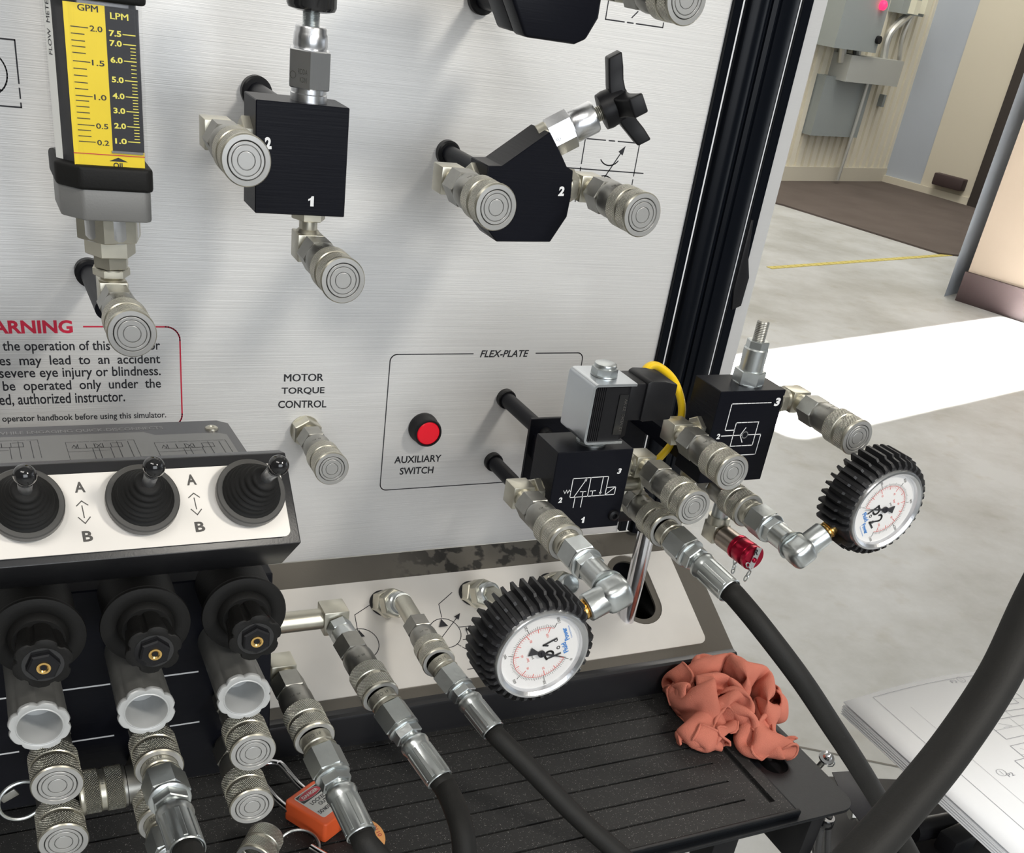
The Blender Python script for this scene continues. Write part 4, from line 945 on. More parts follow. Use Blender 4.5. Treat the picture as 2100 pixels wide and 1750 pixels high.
# ------------------------------------------------------------------ pressure gauges
def gauge(label, D, stem_dir, E, mark, Sring, back, yS):
    """D dial centre, E banjo elbow centre; the gauge hangs on a plug whose ring is at Sring"""
    fr = Fr(D, (1, 0, 0), (0, 0, 1)); root = thing('pressure_gauge', label, 'gauge', group=None, M=fr.m()); Mi = fr.m().inverted()
    sx = Mi @ E; an = math.atan2(sx.y, sx.x)            # direction of the stem in the dial plane
    R = Matrix.Rotation(an + PI / 2, 4, 'Z')             # dial up points away from the stem
    G(R).lathe([(.0295, -.030), (.0340, -.028), (.0345, -.004), (.0325, -.001), (.0315, -.001)], 64, cap=(True, False)).build('boot_core', boot_m, root)
    g = G(R); n = 36
    for i in range(n):
        a = 2 * PI * (i + .5) / n
        if abs((a - 1.5 * PI + PI) % (2 * PI) - PI) < .16: continue
        c_, s_ = math.cos(a), math.sin(a)
        def P(r, w_, z): return [g._v((r * c_ - q * s_, r * s_ + q * c_, z)) for q in (-w_, w_)]
        st = [(.0345, .0388, .0016, .0009, -.0295), (.0345, .0396, .0016, .0009, -.0280), (.0345, .0398, .0016, .0009, -.0100), (.0345, .0378, .0016, .0009, -.0088), (.0335, .0372, .0016, .0010, -.0025), (.0320, .0350, .0015, .0010, .0000)]
        rows = []
        for r0, r1, w0, w1, z in st: rows.append([P(r0 - .001, w0, z), P(r1, w1, z)])
        for A_, B_ in zip(rows, rows[1:]):
            g._f([A_[0][0], B_[0][0], B_[1][0], A_[1][0]]); g._f([A_[0][1], A_[1][1], B_[1][1], B_[0][1]]); g._f([A_[1][0], B_[1][0], B_[1][1], A_[1][1]])
        g._f([rows[0][0][0], rows[0][1][0], rows[0][1][1], rows[0][0][1]]); g._f([rows[-1][0][0], rows[-1][0][1], rows[-1][1][1], rows[-1][1][0]])
    g.build('boot_fins', boot_m, root, kind='stuff')
    G(R).lathe([(.0322, -.003), (.0322, .0005), (.0312, .0020), (.0298, .0022), (.0278, .0006), (.0270, -.0022)], 72, cap=(False, False)).build('bezel', alu, root)
    df = Fr((0, 0, -.0020), R.to_3x3() @ V((1, 0, 0)), R.to_3x3() @ V((0, 1, 0)))
    G().prism(arc(0, 0, .0274, 0, 2 * PI - .001, 64), -.001, 0, df).build('dial', dial_w, root); dl_ = root.children[-1]; dl_ = [c for c in root.children if c.name.startswith('dial')][0]
    g = G(); gr = G(); h = .0002
    def pol(r, f): a = PI * 1.25 - f * PI * 1.5; return (r * math.cos(a), r * math.sin(a))
    NN = 75
    for i in range(NN + 1):
        f = i / NN; big = i % 15 == 0; mid = i % 5 == 0
        g.line(df, pol(.0190, f), pol(.0222 if big else .0210 if mid else .0204, f), .0004 if big else .00022, h)
    for i in range(51):
        f = i / 51.7 ; big = i % 5 == 0
        gr.line(df, pol(.0180, f), pol(.0150 if i % 10 == 0 else .0160 if big else .0168, f), .0005 if i % 5 == 0 else .0002, h)
    gr.path(df, [pol(.0185, i / 60) for i in range(61)], .00035, False, h)
    for i, s in enumerate(('0', '300', '600', '900', '1200', '1500')):
        p = pol(.0245, i / 5); w_ = .0011 * len(s) + .0003; fr2 = df; g.text(fr2, s, p[0] - w_ / 2, p[1] - .0009, w_, .0018, h)
    for i, s in enumerate(('0', '20', '40', '60', '80', '100')):
        if i == 0: continue
        p = pol(.0128, i / 5.17); w_ = .0010 * len(s); gr.text(df, s, p[0] - w_ / 2, p[1] - .0008, w_, .0016, h)
    gr.text(df, 'bar', -.0018, .0085, .0036, .0018, h); g.text(df, 'psi', -.0015, .0050, .0030, .0018, h)
    g.build('black_scale', inkgrey, dl_); gr.build('red_scale', pink_ink, dl_)
    g = G(); g.text(df, 'Fluid', -.0100, -.0175, .0085, .0034, h, bold=.03); g.text(df, 'Power', -.0010, -.0205, .0105, .0034, h, bold=.03); g.text(df, 'Training Institute', -.0010, -.0228, .0105, .0012, h); g.build('logo_lettering', blue_ink, dl_)
    g = G()
    for x in (-.0030, .0035): g.path(df, arc(x, -.0118, .0010, 0, 2 * PI, 14), .0005, False, h)
    g.build('dial_screws', inkgrey, dl_)
    dm = Fr(df.p(0, .0016), df.x, df.y); dm.x = dm.x * 1.35; dm.y = dm.y * 1.35
    g = G()      # handwritten marking, drawn with strokes
    if mark == '1':
        c = (.0000, -.0068); g.path(dm, [(c[0] - .0058, c[1] - .0030), (c[0] - .0050, c[1] + .0040)], .0010, False, h * 2); g.path(dm, [(c[0] - .0052, c[1] + .0038)] + arc(c[0] - .0035, c[1] + .0022, .0021, PI * .6, -PI * .6, 10), .0010, False, h * 2)
        g.path(dm, [(c[0] + .0022, c[1] + .0015), (c[0] + .0035, c[1] + .0032), (c[0] + .0035, c[1] - .0035)], .0010, False, h * 2)
    else:
        c = (.0000, -.0078); g.path(dm, [(c[0] - .0052, c[1] - .0030), (c[0] - .0048, c[1] + .0042)], .0010, False, h * 2); g.path(dm, [(c[0] - .0050, c[1] + .0040)] + arc(c[0] - .0030, c[1] + .0020, .0021, PI * .6, -PI * .6, 10), .0010, False, h * 2)
        g.path(dm, arc(c[0] + .0030, c[1] + .0022, .0018, PI * .9, -PI * .2, 10) + [(c[0] + .0012, c[1] - .0038), (c[0] + .0058, c[1] - .0034)], .0010, False, h * 2)
    g.build('marker_writing', ink, dl_)
    # needle at zero with counterweight
    a = PI * 1.25 + .06; ca, sa = math.cos(a), math.sin(a)
    def ro(x, y): return (x * ca - y * sa, x * sa + y * ca)
    g = G(); g.prism([ro(*p) for p in ((.0195, 0), (.004, .0007), (-.003, .0010), (-.0085, .0030), (-.0085, -.0030), (-.003, -.0010), (.004, -.0007))][::-1], .0008, .0013, df); g.prism(arc(0, 0, .0024, 0, 2 * PI - .01, 20), .0008, .0020, df); g.build('needle', ink, root)
    G(R).lathe([(.0272, -.0004), (.0272, .0000)], 64).build('glass', glass, root)
    # stem, brass thread, ferrule and banjo elbow
    sd = V((math.cos(an), math.sin(an), 0)); el = Mi @ E; zst = el.z
    q = V((sd.x * .032, sd.y * .032, zst)); Ls = (V((el.x, el.y, 0))).length
    f = frame_z(q, sd); M = f.m()
    G(M).lathe([(.0062, -.004), (.0062, .0040), (.0068, .0045), (.0068, .0058), (.0062, .0063), (.0068, .0070), (.0068, .0082), (.0062, .0088), (.0068, .0095), (.0065, .0120)], 24).build('brass_thread', brass, root)
    G(M).lathe([(.0088, .0095), (.0094, .0103), (.0094, .0240), (.0088, .0250)], 32).build('stem_sleeve', zinc, root)
    g = G(Mi); g.box(E, (.0205, .0205, .0205), Matrix.Rotation(-an, 3, 'Y')); g.build('elbow', zinc, root, bevel=.0062, seg=3)
    ax_ = (E - Sring).normalized(); fp = frame_z(Sring, ax_); plug(root, Mi @ fp.m(), ferr=False)
    Lx = (E - Sring).length
    G(Mi @ fp.m()).lathe([(.0090, .036), (.0090, Lx - .014), (.0105, Lx - .012), (.0115, Lx - .009)], 28).build('elbow_neck', zinc, root)
    return root
# P1: coupler on the left port of the solenoid valve
e1 = at(1064, 1012, y=-.182); S1 = V((e1.x, -.259, e1.z))
E1 = V((e1.x, -.3265, e1.z)); D1 = at(1111.7, 1343, y=-.3450)
rC1, _ = coupler('coupler at the left port 2 of the solenoid valve block, carrying gauge P1', S1, RT, 17 * k, face=False)
gauge('pressure gauge marked P1 in black rubber boot, above the tray', D1, None, E1, '1', S1, None, None)
# P2: coupler below the check valve
E2 = at(1640, 1131, y=-.291); S2 = V((E2.x, -.226, E2.z)); D2 = at(1817, 1047, y=-.310)
rC2, _ = coupler('coupler under the rightmost valve block, carrying gauge P2', S2, UPV, 18 * k, face=False)
gauge('pressure gauge marked P2 in black rubber boot, out over the grey floor', D2, None, E2, '2', S2, None, None)

# ------------------------------------------------------------------ tray
ZT = -.228
YG = [-.1467 - .0253 * i for i in range(8)]
tray = thing('drip_tray', 'black steel tray with gritty grooved rubber mat in front of the console', 'tray', (0, -.25, ZT))
cr = .018
def hpx(px, py): p = at(px, py, z=ZT); return (p.x, p.y)
out = [(-.75, -.1335), (.2250, -.1335)] + [(.2250 - cr + cr * math.cos(a), -.332 + cr + cr * math.sin(a)) for a in [-i * PI / 16 for i in range(9)]] + [(-.75, -.332)]
sc_x, sy0, sy1, sr = .1840, -.273, -.215, .0125
slot = arc(sc_x, sy0 + sr, sr, -PI, 0, 10) + arc(sc_x, sy1 - sr, sr, 0, PI, 10)
G().extr([out[::-1], slot], ZT - .004, ZT - .0008, hfr).build('tray_plate', tray_bk, tray, bevel=.0005, seg=1)
G().extr([[(.17, -.29), (.2, -.29), (.2, -.2), (.17, -.2)]], ZT - .0200, ZT - .018, hfr).build('under_plate', mat('grey_under_plate', (.10, .11, .12), .4), tray)
# mat: a base with strips between recessed grooves
XG = .1210; XM = .1585
mo = [(-.70, -.1365), (XM, -.1365), (XM, -.3215), (-.70, -.3215)]
G().extr([mo[::-1]], ZT - .0008, ZT + .0006, hfr).build('mat_base', grit, tray)
g = G(); ys = [-.1365] + YG + [-.3215]; gw = .0011
for i, (a, b) in enumerate(zip(ys, ys[1:])):
    ya = a - (gw if i else 0); yb2 = b + (gw if i < len(ys) - 2 else 0)
    if abs(ya - yb2) < .001: continue
    g.extr([[(-.70, yb2), (XG, yb2), (XG, ya), (-.70, ya)]], ZT + .0006, ZT + .0046, hfr)
# right margin strips with a deep channel
g.extr([[(XG, -.3215), (.1405, -.3215), (.1405, -.1365), (XG, -.1365)]], ZT + .0006, ZT + .0046, hfr)
g.extr([[(.1470, -.3215), (XM, -.3215), (XM, -.1365), (.1470, -.1365)]], ZT + .0006, ZT + .0046, hfr)
g.extr([[(.1405, -.3215), (.1470, -.3215), (.1470, -.3080), (.1405, -.3080)]], ZT + .0006, ZT + .0046, hfr)
g.build('grooved_mat', grit, tray)
G().extr([[(-.70, -.3262), (XM + .0035, -.3262), (XM + .0035, -.3218), (-.70, -.3218)]], ZT - .0008, ZT + .0052, hfr).build('front_rim', tray_bk, tray, bevel=.0008)
G().extr([[(XM + .0003, -.3218), (XM + .0035, -.3218), (XM + .0035, -.1365), (XM + .0003, -.1365)]], ZT - .0008, ZT + .0030, hfr).build('right_rim', tray_bk, tray, bevel=.0008)
G().extr([[(-.70, -.1364), (XM, -.1364), (XM, -.1340), (-.70, -.1340)]], ZT - .0008, ZT + .0052, hfr).build('back_rim', tray_bk, tray, bevel=.0006)
# ------------------------------------------------------------------ port fittings on the console
def port_fitting(label, c, L, nut2=True):
    o = cf.p(*c, .0012); d = V((.10, -.80, .50)).normalized(); t = thing('port_fitting', label, 'fitting', o)
    M = cf.m(c[0], c[1], .0012)
    G().lathe([(.0128, 0), (.0135, .0005), (.0132, .0022), (.0118, .0030), (.0105, .0026)], 36, M).build('grommet', black_pl, t)
    M2 = frame_z(o, d).m(); g = G(); hexn(g, .0235, .000, .0130, M2, rot=.2, ch=.001); g.build('bulkhead_hex', nickel, t)
    g = G(); hexn(g, .0230, .0160, .0270, M2, rot=.55, ch=.001); g.build('lock_hex', nickel, t)
    G().lathe([(.0104, .0120), (.0104, .0270), (.0102, .0290), (.0100, .0340), (.0086, .0350), (.0086, L)], 28, M2).build('nose', zinc, t); return o, d
# H2 on port one
c = cf.px(787, 1240); o2, d2 = port_fitting('bulkhead fitting at the left port of the console fascia, feeding a hose', c, .040)
SH2 = at(900.5, 1361, y=-.178); EH2 = at_dist(1011, 1499, SH2, .0735)
B2 = o2 + d2 * .040
fr = frame_z(SH2, SH2 - B2); root = thing('quick_coupler', 'coupler between the left console port and its hose, lying over the fascia', 'coupling', M=fr.m()); coupler_body(root)
Lb = (SH2 - B2).length
G().lathe([(.0080, -Lb), (.0080, -.0600)], 24).build('nipple', nickel, root)
hose_end('black hose from the left console port, running down over the tray to the bottom edge', SH2, EH2, [at(1085, 1575, y=-.272), at(1180, 1672, y=-.300), at(1265, 1748, y=-.325), at(1360, 1830, y=-.35), at(1480, 1930, y=-.38)])
c = cf.px(968, 1220); t3 = len(COL.objects); o3, d3 = port_fitting('bulkhead fitting at the middle console port, left of gauge P1', c, .034); pf3 = [o for o in COL.objects if o.get('label') == 'bulkhead fitting at the middle console port, left of gauge P1'][0]
G(Matrix.Identity(4)).lathe([(.0074, .0), (.0074, .010), (.0092, .011), (.0092, .040)], 6, frame_z(o3 + d3 * .032, V((.15, -.85, .12))).m()).build('adapter', nickel, pf3)
c = cf.px(1128, 1203); port_fitting('bulkhead fitting at the right console port, behind gauge P1', c, .030)

# ------------------------------------------------------------------ H1 on the solenoid block
SH1 = V((.0215, -.229, .0114)); EH1 = at_dist(1496, 1212, SH1, .0738)
dH = (EH1 - SH1).normalized()
bk = at_dist(1288, 1018, SH1, .064, False); fr = frame_z(SH1, SH1 - bk)
root = thing('quick_coupler', 'coupler at the lower right port of the solenoid valve, joined to the long curved hose', 'coupling', M=fr.m()); coupler_body(root)
g = G(); g.box((0, 0, -.0635), (.0185, .019, .016)); g.build('elbow', nickel, root, bevel=.001)
mi_ = fr.m().inverted(); wv = at(1300, 990, y=-.178); ctr = bk
G(mi_).lathe([(.0105, 0), (.0105, .0025)], 28, frame_z(wv, V((1, 0, 0))).m()).build('washer', nickel, root)
G(mi_).cyl(V((bx1, wv.y, wv.z)), V((wv.x + .006, wv.y, wv.z)), .0062).build('nipple', nickel, root)
hose_end('long black hose curving from the solenoid valve down past the tray over the floor', SH1, EH1, [at(1560, 1285, y=-.33), at(1640, 1390, y=-.355), at(1700, 1480, y=-.37), at(1762, 1575, y=-.38), at(1825, 1680, y=-.385), at(1880, 1780, y=-.39), at(1930, 1900, y=-.39)])

# ------------------------------------------------------------------ manifold with three coils
XS = (-.4193, -.3655, -.3122)
man = thing('valve_manifold', 'black three section valve manifold with white lines under the control box', 'manifold', (-.37, -.2, -.03))
MX0, MX1, MYF = -.52, -.2860, -.262
G().box(((MX0 + MX1) / 2, (MYF - .150) / 2, -.047), (MX1 - MX0, abs(MYF + .150), .150)).build('manifold_body', black_an, man, bevel=.0008, seg=1)
mf = Fr((0, MYF, 0), (1, 0, 0), (0, 0, 1)); g = G()
for a, b in (((0, 1434), (24, 1430)), ((125, 1418), (224, 1402)), ((333, 1388), (405, 1377)), ((0, 1549), (37, 1541)), ((150, 1522), (232, 1508)), ((350, 1491), (407, 1479))):
    p, q = mf.px(*a), mf.px(*b); z = (p[1] + q[1]) / 2; G().line(mf, (p[0], z), (q[0], z), .0011).build('white_line', white_ink, man)
for i, x in enumerate(XS):
    w_ = ('leftmost', 'middle', 'right hand')[i]
    t = thing('solenoid_coil', 'black round solenoid coil with star knob, %s of the three below the control box' % w_, 'solenoid', group='manual override coils of the manifold', M=frame_z((x, -.302, .0268), YD).m())
    G().lathe([(.0175, -.0385), (.0205, -.036), (.0205, -.004), (.0232, -.0035), (.0238, -.0015), (.0235, .000), (.0210, .0008), (.0170, .0008), (.0150, -.0004), (.0145, .0022), (.0130, .0040)], 48).build('coil_shell', black_soft, t)
    g = G(); N_ = 6
    pr = []
    for j in range(N_):
        a = 2 * PI * j / N_ + .3
        for da, r_ in ((-.36, .0138), (-.20, .0144), (0, .0147), (.20, .0144), (.36, .0138), (.44, .0126), (.60, .0124)): pr.append((r_ * math.cos(a + da), r_ * math.sin(a + da)))
    rows = []
    for s_, z_q in ((.80, .003), (.86, .012), (.97, .0215), (1.0, .0225), (1.0, .0245), (.95, .0250)): rows.append([g._v((x_ * s_, y_ * s_, z_q)) for x_, y_ in pr])
    for A_, B_ in zip(rows, rows[1:]):
        n = len(A_)
        for j in range(n): g._f([A_[j], A_[(j + 1) % n], B_[(j + 1) % n], B_[j]])
    g._f(rows[-1]); g.build('star_knob', black_soft, t)
    g = G(); g.lathe([(.0100, .0248), (.0100, .0253)], 32); g.build('recess_ring', black_gl, t)
    g = G(); hexn(g, .0142, .0248, .0282, rot=.1 + .2 * i, ch=.001); ln_ = g.build('lock_nut', black_pl, t)
    G().lathe([(.0034, .0280), (.0034, .0288), (.0024, .0288), (.0004, .0272)], 20).build('brass_pin', brass, ln_)
    # grey hollow knob under it
    gx = x - .0050; gz = -.0152
    t = thing('grey_knob', 'hollow grey fluted knob, %s of the three under the star knobs' % w_, 'knob', group='hollow grey knobs of the manifold', M=frame_z((gx, -.3225, gz), YD).m())
    n = 64
    def flut(r, dpt, ph=0.): return [((r - dpt * max(0, math.cos(8 * (2 * PI * j / n) + ph) - .55) / .45) * math.cos(2 * PI * j / n), (r - dpt * max(0, math.cos(8 * (2 * PI * j / n) + ph) - .55) / .45) * math.sin(2 * PI * j / n)) for j in range(n)]
    g = G(); rows = []
    for s_, z_q, dd in ((.0140, -.060, 0), (.0143, -.030, .0006), (.0148, -.004, .0010), (.0150, -.0022, .0012)): rows.append([g._v((a, b, z_q)) for a, b in flut(s_, dd)])
    for A_, B_ in zip(rows, rows[1:]):
        for j in range(n): g._f([A_[j], A_[(j + 1) % n], B_[(j + 1) % n], B_[j]])
    g._f(rows[0][::-1]); g.build('knob_body', grknob, t)
    g = G(); rows = []
    for r_, z_q, dd in ((.0150, -.0023, .0014), (.0155, -.0016, .0016), (.0155, .0003, .0016), (.0150, .0010, .0012)): rows.append([g._v((a, b, z_q)) for a, b in flut(r_, dd)])
    for r_, z_q in ((.0125, .0011), (.0120, .0008), (.0115, .0011), (.0112, .0010), (.0108, .0), (.0105, -.024), (.0001, -.0245)): rows.append([g._v((a, b, z_q)) for a, b in flut(r_, 0)])
    for A_, B_ in zip(rows, rows[1:]):
        for j in range(n): g._f([A_[j], A_[(j + 1) % n], B_[(j + 1) % n], B_[j]])
    g.build('knob_face', ltgrey, t)
    g = G(); g.lathe([(.0013, -.0245), (.0013, -.0120), (.0009, -.0116)], 14, Matrix.Translation((-.0048, .0052, 0))); g.build('pin', ltgrey, t)
# couplers of the manifold
YC = -.325
cs = {}
for i, x in enumerate(XS):
    w_ = ('left column of the manifold', 'middle column of the manifold', 'right column of the manifold')[i]
    for j, z in enumerate((-.0560, -.0985)):
        pos = 'upper' if j == 0 else 'lower'
        face = i != 1
        xx = x - .0003 * j
        lab_ = ('free flat face coupler, %s of two in the %s' if face else 'coupler with hose plugged in, %s of two in the %s') % (pos, w_)
        F = V((xx, YC, z)); rt, fr = coupler(lab_, F, None, elb=False, face=face); cs[(i, j)] = F
        g = G(); g.lathe([(.0095, -.066), (.0095, -.0600)], 28); g.build('port_neck', dsteel, rt)
# hoses on the middle column
S5 = cs[(1, 0)]; E5 = at_dist(384, 1745, S5, .0735)
hose_end('hose end plugged into the upper middle coupler, cut off by the bottom edge', S5, E5, [E5 + (E5 - S5).normalized() * .05 + V((0, 0, -.01)), E5 + (E5 - S5).normalized() * .09 + V((0, 0, -.04))])
S6 = cs[(1, 1)]; E6 = at_dist(395, 1880, S6, .0735)
hose_end('hose end plugged into the lower middle coupler, mostly hidden behind the upper one', S6, E6, [E6 + (E6 - S6).normalized() * .05 + V((0, 0, -.01)), E6 + (E6 - S6).normalized() * .09 + V((0, 0, -.03))])
# horizontal coupler between the columns
hc = at(258, 1610, y=-.292); HX = V((1, 0, 0))
fr = frame_z(V((-.4080, -.292, at(215, 1618, y=-.292).z)), V((-1, 0, 0)))
rt = thing('quick_coupler', 'knurled coupler lying sideways between the left and middle columns', 'coupling', M=fr.m()); coupler_body(rt, short=True)
G().lathe([(.0112, -.046), (.0118, -.045), (.0118, -.0275)], 36).build('body', dsteel, rt)
# wire rings with tags
def wring(label, c, r, n, wr=.0011, up=(0, 0, 1)):
    fr = frame_z(c, n, up); t = thing('wire_ring', label, 'ring', M=fr.m())
    G().tube([(r * math.cos(a), r * math.sin(a), 0) for a in [2 * PI * i / 40 for i in range(40)]], wr, 8, True).build('ring_wire', zinc, t)
    return t
q = at(45, 1642, y=-.300); t = wring('steel wire ring behind the left column of couplers', q, .0125, V((.2, -1, .1)))
q2 = at(18, 1632, y=-.300); g = G(t.matrix_world.inverted()); g.box(q2, (.010, .002, .005), Matrix.Rotation(-.5, 3, 'Y')); g.build('crimp_tag', dsteel, t, bevel=.0005)
# side tube and elbows at the right of the manifold
SH4 = at(781.5, 1431, y=-.257); E4c = at(683, 1266, y=-.170); EH4 = at_dist(902, 1600, SH4, .0738)
d4 = (SH4 - E4c).normalized(); fr = frame_z(SH4, d4)
root = thing('quick_coupler', 'coupler hanging from the chrome side tube, over the fascia', 'coupling', M=fr.m()); coupler_body(root)
L4 = (SH4 - E4c).length; mi_ = fr.m().inverted()
g = G(); hexn(g, .0165, -(L4 - .010), -.0700, rot=.3); g.lathe([(.0085, -.0705), (.0095, -.069), (.0095, -.0600)], 28); g.build('swivel_nut', zinc, root)
G(mi_).box(E4c, (.019, .019, .020)).build('elbow', nickel, root, bevel=.0012)
tt = tag(G().cyl((MX1 - .02, E4c.y, E4c.z), (E4c.x - .0095, E4c.y, E4c.z), .0078, 32).build('side_tube', nickel), 'short shiny horizontal tube leaving the manifold beside the right star knob', 'tube')
hose_end('black hose under the chrome side tube, bending down across the tray', SH4, EH4, [at(932, 1655, y=-.350), at(948, 1705, y=-.368), at(953, 1760, y=-.38), at(955, 1850, y=-.40)])
SH3 = at(646, 1517, y=-.294); EH3 = at_dist(741, 1712, SH3, .0738); E3c = at(576, 1374, y=-.222)
fr = frame_z(SH3, SH3 - E3c); root = thing('quick_coupler', 'coupler on the short elbow right of the manifold, left of the side tube coupler', 'coupling', M=fr.m()); coupler_body(root)
mi_ = fr.m().inverted(); G(mi_).box(E3c, (.0175, .0175, .0180)).build('elbow', nickel, root, bevel=.0012)
G(mi_).cyl(V((MX1 - .001, E3c.y, E3c.z)), V((E3c.x - .0085, E3c.y, E3c.z)), .0066, 24).build('port_neck', nickel, root)
hose_end('black hose from the short elbow, hiding part of the orange padlock', SH3, EH3, [EH3 + V((.010, -.015, -.014)), EH3 + V((.020, -.032, -.032)), EH3 + V((.026, -.05, -.06))])

# ------------------------------------------------------------------ sign and control box
XB1 = -.2895
T_ = V((XB1, -.2953, .1216)); Bq = at(618.6, 1114.7, x=XB1); Cq = at(579, 1156, x=XB1)
bfr = Fr(T_, (1, 0, 0), T_ - Bq)                     # face frame: v negative runs down the face
FL = (T_ - Bq).length
prof = [(T_.y, T_.z), (Bq.y, Bq.z), (Cq.y, Cq.z), (T_.y + .05, T_.z - .045), (T_.y + .012, T_.z - .004)]
box = thing('control_box', 'tilted control box with pale faceplate marked A and B and three joysticks', 'control box', (-.4, T_.y, T_.z))
BX0 = -.62
G().prism([(T_.y + .0004, T_.z - .0004), (Bq.y + .0004, Bq.z), (Cq.y, Cq.z), (T_.y + .05, T_.z - .045), (T_.y + .012, T_.z - .004)], BX0, XB1, xfr).build('box_shell', black_fr, box, bevel=.0008, seg=2)
pa = bfr.px(575, 938); pb = bfr.px(607, 1103)
G().prism(rrect(BX0 - XB1, -FL + .0040, -.0052, -.0065, .0035), .0012, .0020, bfr).build('faceplate', label_al, box); fpl_ = bpy.data.objects['faceplate']
g = G(); bf2 = Fr(bfr.p(0, 0, .0020), bfr.x, bfr.y)
def btxt(s, xl, yl, xr, yr, h): ptext(g, bf2, s, xl, yl, xr, yr, h, bold=.03)
btxt('A', 154, 1011, 176, 1010, 22); btxt('B', 171, 1112, 192, 1110, 22); btxt('A', 384, 996, 404, 994.5, 22); btxt('B', 402, 1092, 422, 1090, 21)
for (a, b, c_, d_, e_, f_) in (((157, 1038), (167, 1028), (180, 1036), (161, 1062), (175, 1074), (185, 1061)), ((387, 1021), (397, 1012), (409, 1020), (392, 1045), (405, 1056), (413, 1045))):
    P_ = [bf2.px(*p) for p in (a, b, c_, d_, e_, f_)]
    g.path(bf2, P_[:3], .0005); g.path(bf2, P_[3:], .0005)
    mlo = ((a[0] + c_[0]) / 2, (a[1] + c_[1]) / 2 + 2); g.line(bf2, bf2.px(b[0] + 1, b[1] + 10), bf2.px(e_[0] - 2, e_[1] - 12), .0005)
g.build('faceplate_lettering', inkgrey, fpl_)
for i, (bp_, tp_, w_) in enumerate((((52, 1042), (51, 977), 'leftmost'), ((291, 1031), (315, 960), 'middle'), ((511, 1017), (570, 956), 'right hand, leaning right'))):
    c = bf2.px(*bp_); o = bf2.p(*c, 0)
    up_ = at_dist(*tp_, o, .0415); lean = (up_ - o).normalized(); M0 = bf2.m(*c); loc = M0.to_3x3().transposed() @ lean
    t = thing('joystick', 'black ball top joystick with ribbed boot, %s of the three' % w_, 'joystick', group='joysticks of the control box', M=M0)
    G().lathe([(.0168, 0), (.0168, .0018), (.0174, .0022), (.0174, .0068), (.0168, .0074), (.0130, .0076)], 48).build('base_ring', mat('joystick_base', (.06, .058, .055), .5) if i == 0 else MAT['joystick_base'], t)
    g = G(); rings = []; steps = 48
    for s_ in range(steps + 1):
        f_ = s_ / steps; env = .0135 * (1 - f_) ** .75 + .0042 * f_ + .0006; r_ = env + .00085 * math.sin(f_ * 6.5 * 2 * PI) * (1 - f_ * .6)
        z_q = .0070 + .0185 * f_; cc = V((loc.x / loc.z * z_q * f_ * .95, loc.y / loc.z * z_q * f_ * .95, z_q))
        tl = V((0, 0, 1)).lerp(loc, f_).normalized(); xx_ = tl.orthogonal().normalized(); xx_ = (V((1, 0, 0)) - tl * tl.x).normalized(); yy_ = tl.cross(xx_)
        rings.append([g._v(cc + xx_ * r_ * math.cos(2 * PI * j / 32) + yy_ * r_ * math.sin(2 * PI * j / 32)) for j in range(32)])
    for A_, B_ in zip(rings, rings[1:]):
        for j in range(32): g._f([A_[j], A_[(j + 1) % 32], B_[(j + 1) % 32], B_[j]])
    g._f(rings[-1]); g.build('ribbed_boot', black_soft, t)
    g = G(); Ml = frame_z((0, 0, 0), loc, (0, 1, 0)).m(); g.lathe([(.0031, .0200), (.0031, .0300), (.0034, .0345), (.0037, .0375)], 24, Ml); g.build('stick', alu, t)
    g = G(); g.lathe([(.0038, .0368)] + [(.0050 * math.cos(a), .0425 + .0054 * math.sin(a)) for a in [-.9 + j * (PI / 2 + .9) / 12 for j in range(13)]], 32, Ml, cap=(True, False)); g.build('ball_top', black_gl, t)
# schematic sign lying behind the box
sg = Fr(V((-.2885, -.148, .0792)), (1, 0, 0), V((0, .0700, -.0045)) * 1.0)
tl_ = at(463, 862, x=-.2885); br_ = at(508, 929, x=-.2885)
sg = Fr(tl_, (1, 0, 0), tl_ - br_)
t = thing('schematic_sign', 'dark sloping schematic sign about quick disconnects behind the control box', 'sign', tl_)
LS = (tl_ - br_).length + .05
G().prism([(BX0 + .2885, -LS), (.0, -LS), (.0, -.006), (-.006, 0), (BX0 + .2885, 0)], -.002, 0, sg).build('sign_plate', signm, t)
a = sg.px(450, 890); b = sg.px(320, 893); c_ = sg.px(330, 900)
tp_v = sg.px(440, 889)[1]; fx0 = sg.px(318, 893)[0]
G().prism([(BX0 + .2885, -LS + .0), (-.0055, -LS), (-.0055, tp_v - .004), (-.0115, tp_v), (fx0, tp_v), (fx0 - .006, tp_v + .006), (BX0 + .2885, tp_v + .006)], .0001, .0005, sg).build('grey_field', signg, t)
g = G(); sg2 = Fr(sg.p(0, 0, .0), sg.x, sg.y)
xl, yl = sg.px(-8, 893); xr, yr = sg.px(337, 884); hh = .0062
g.text(sg, 'WHILE ENGAGING QUICK-DISCONNECTS', xl, yl - .0012, xr - xl, hh); g.build('sign_lettering', mat('sign_lettering_grey', (.25, .25, .25), .5), t)
g = G(); sg3 = Fr(sg.p(0, 0, .0005), sg.x, sg.y)
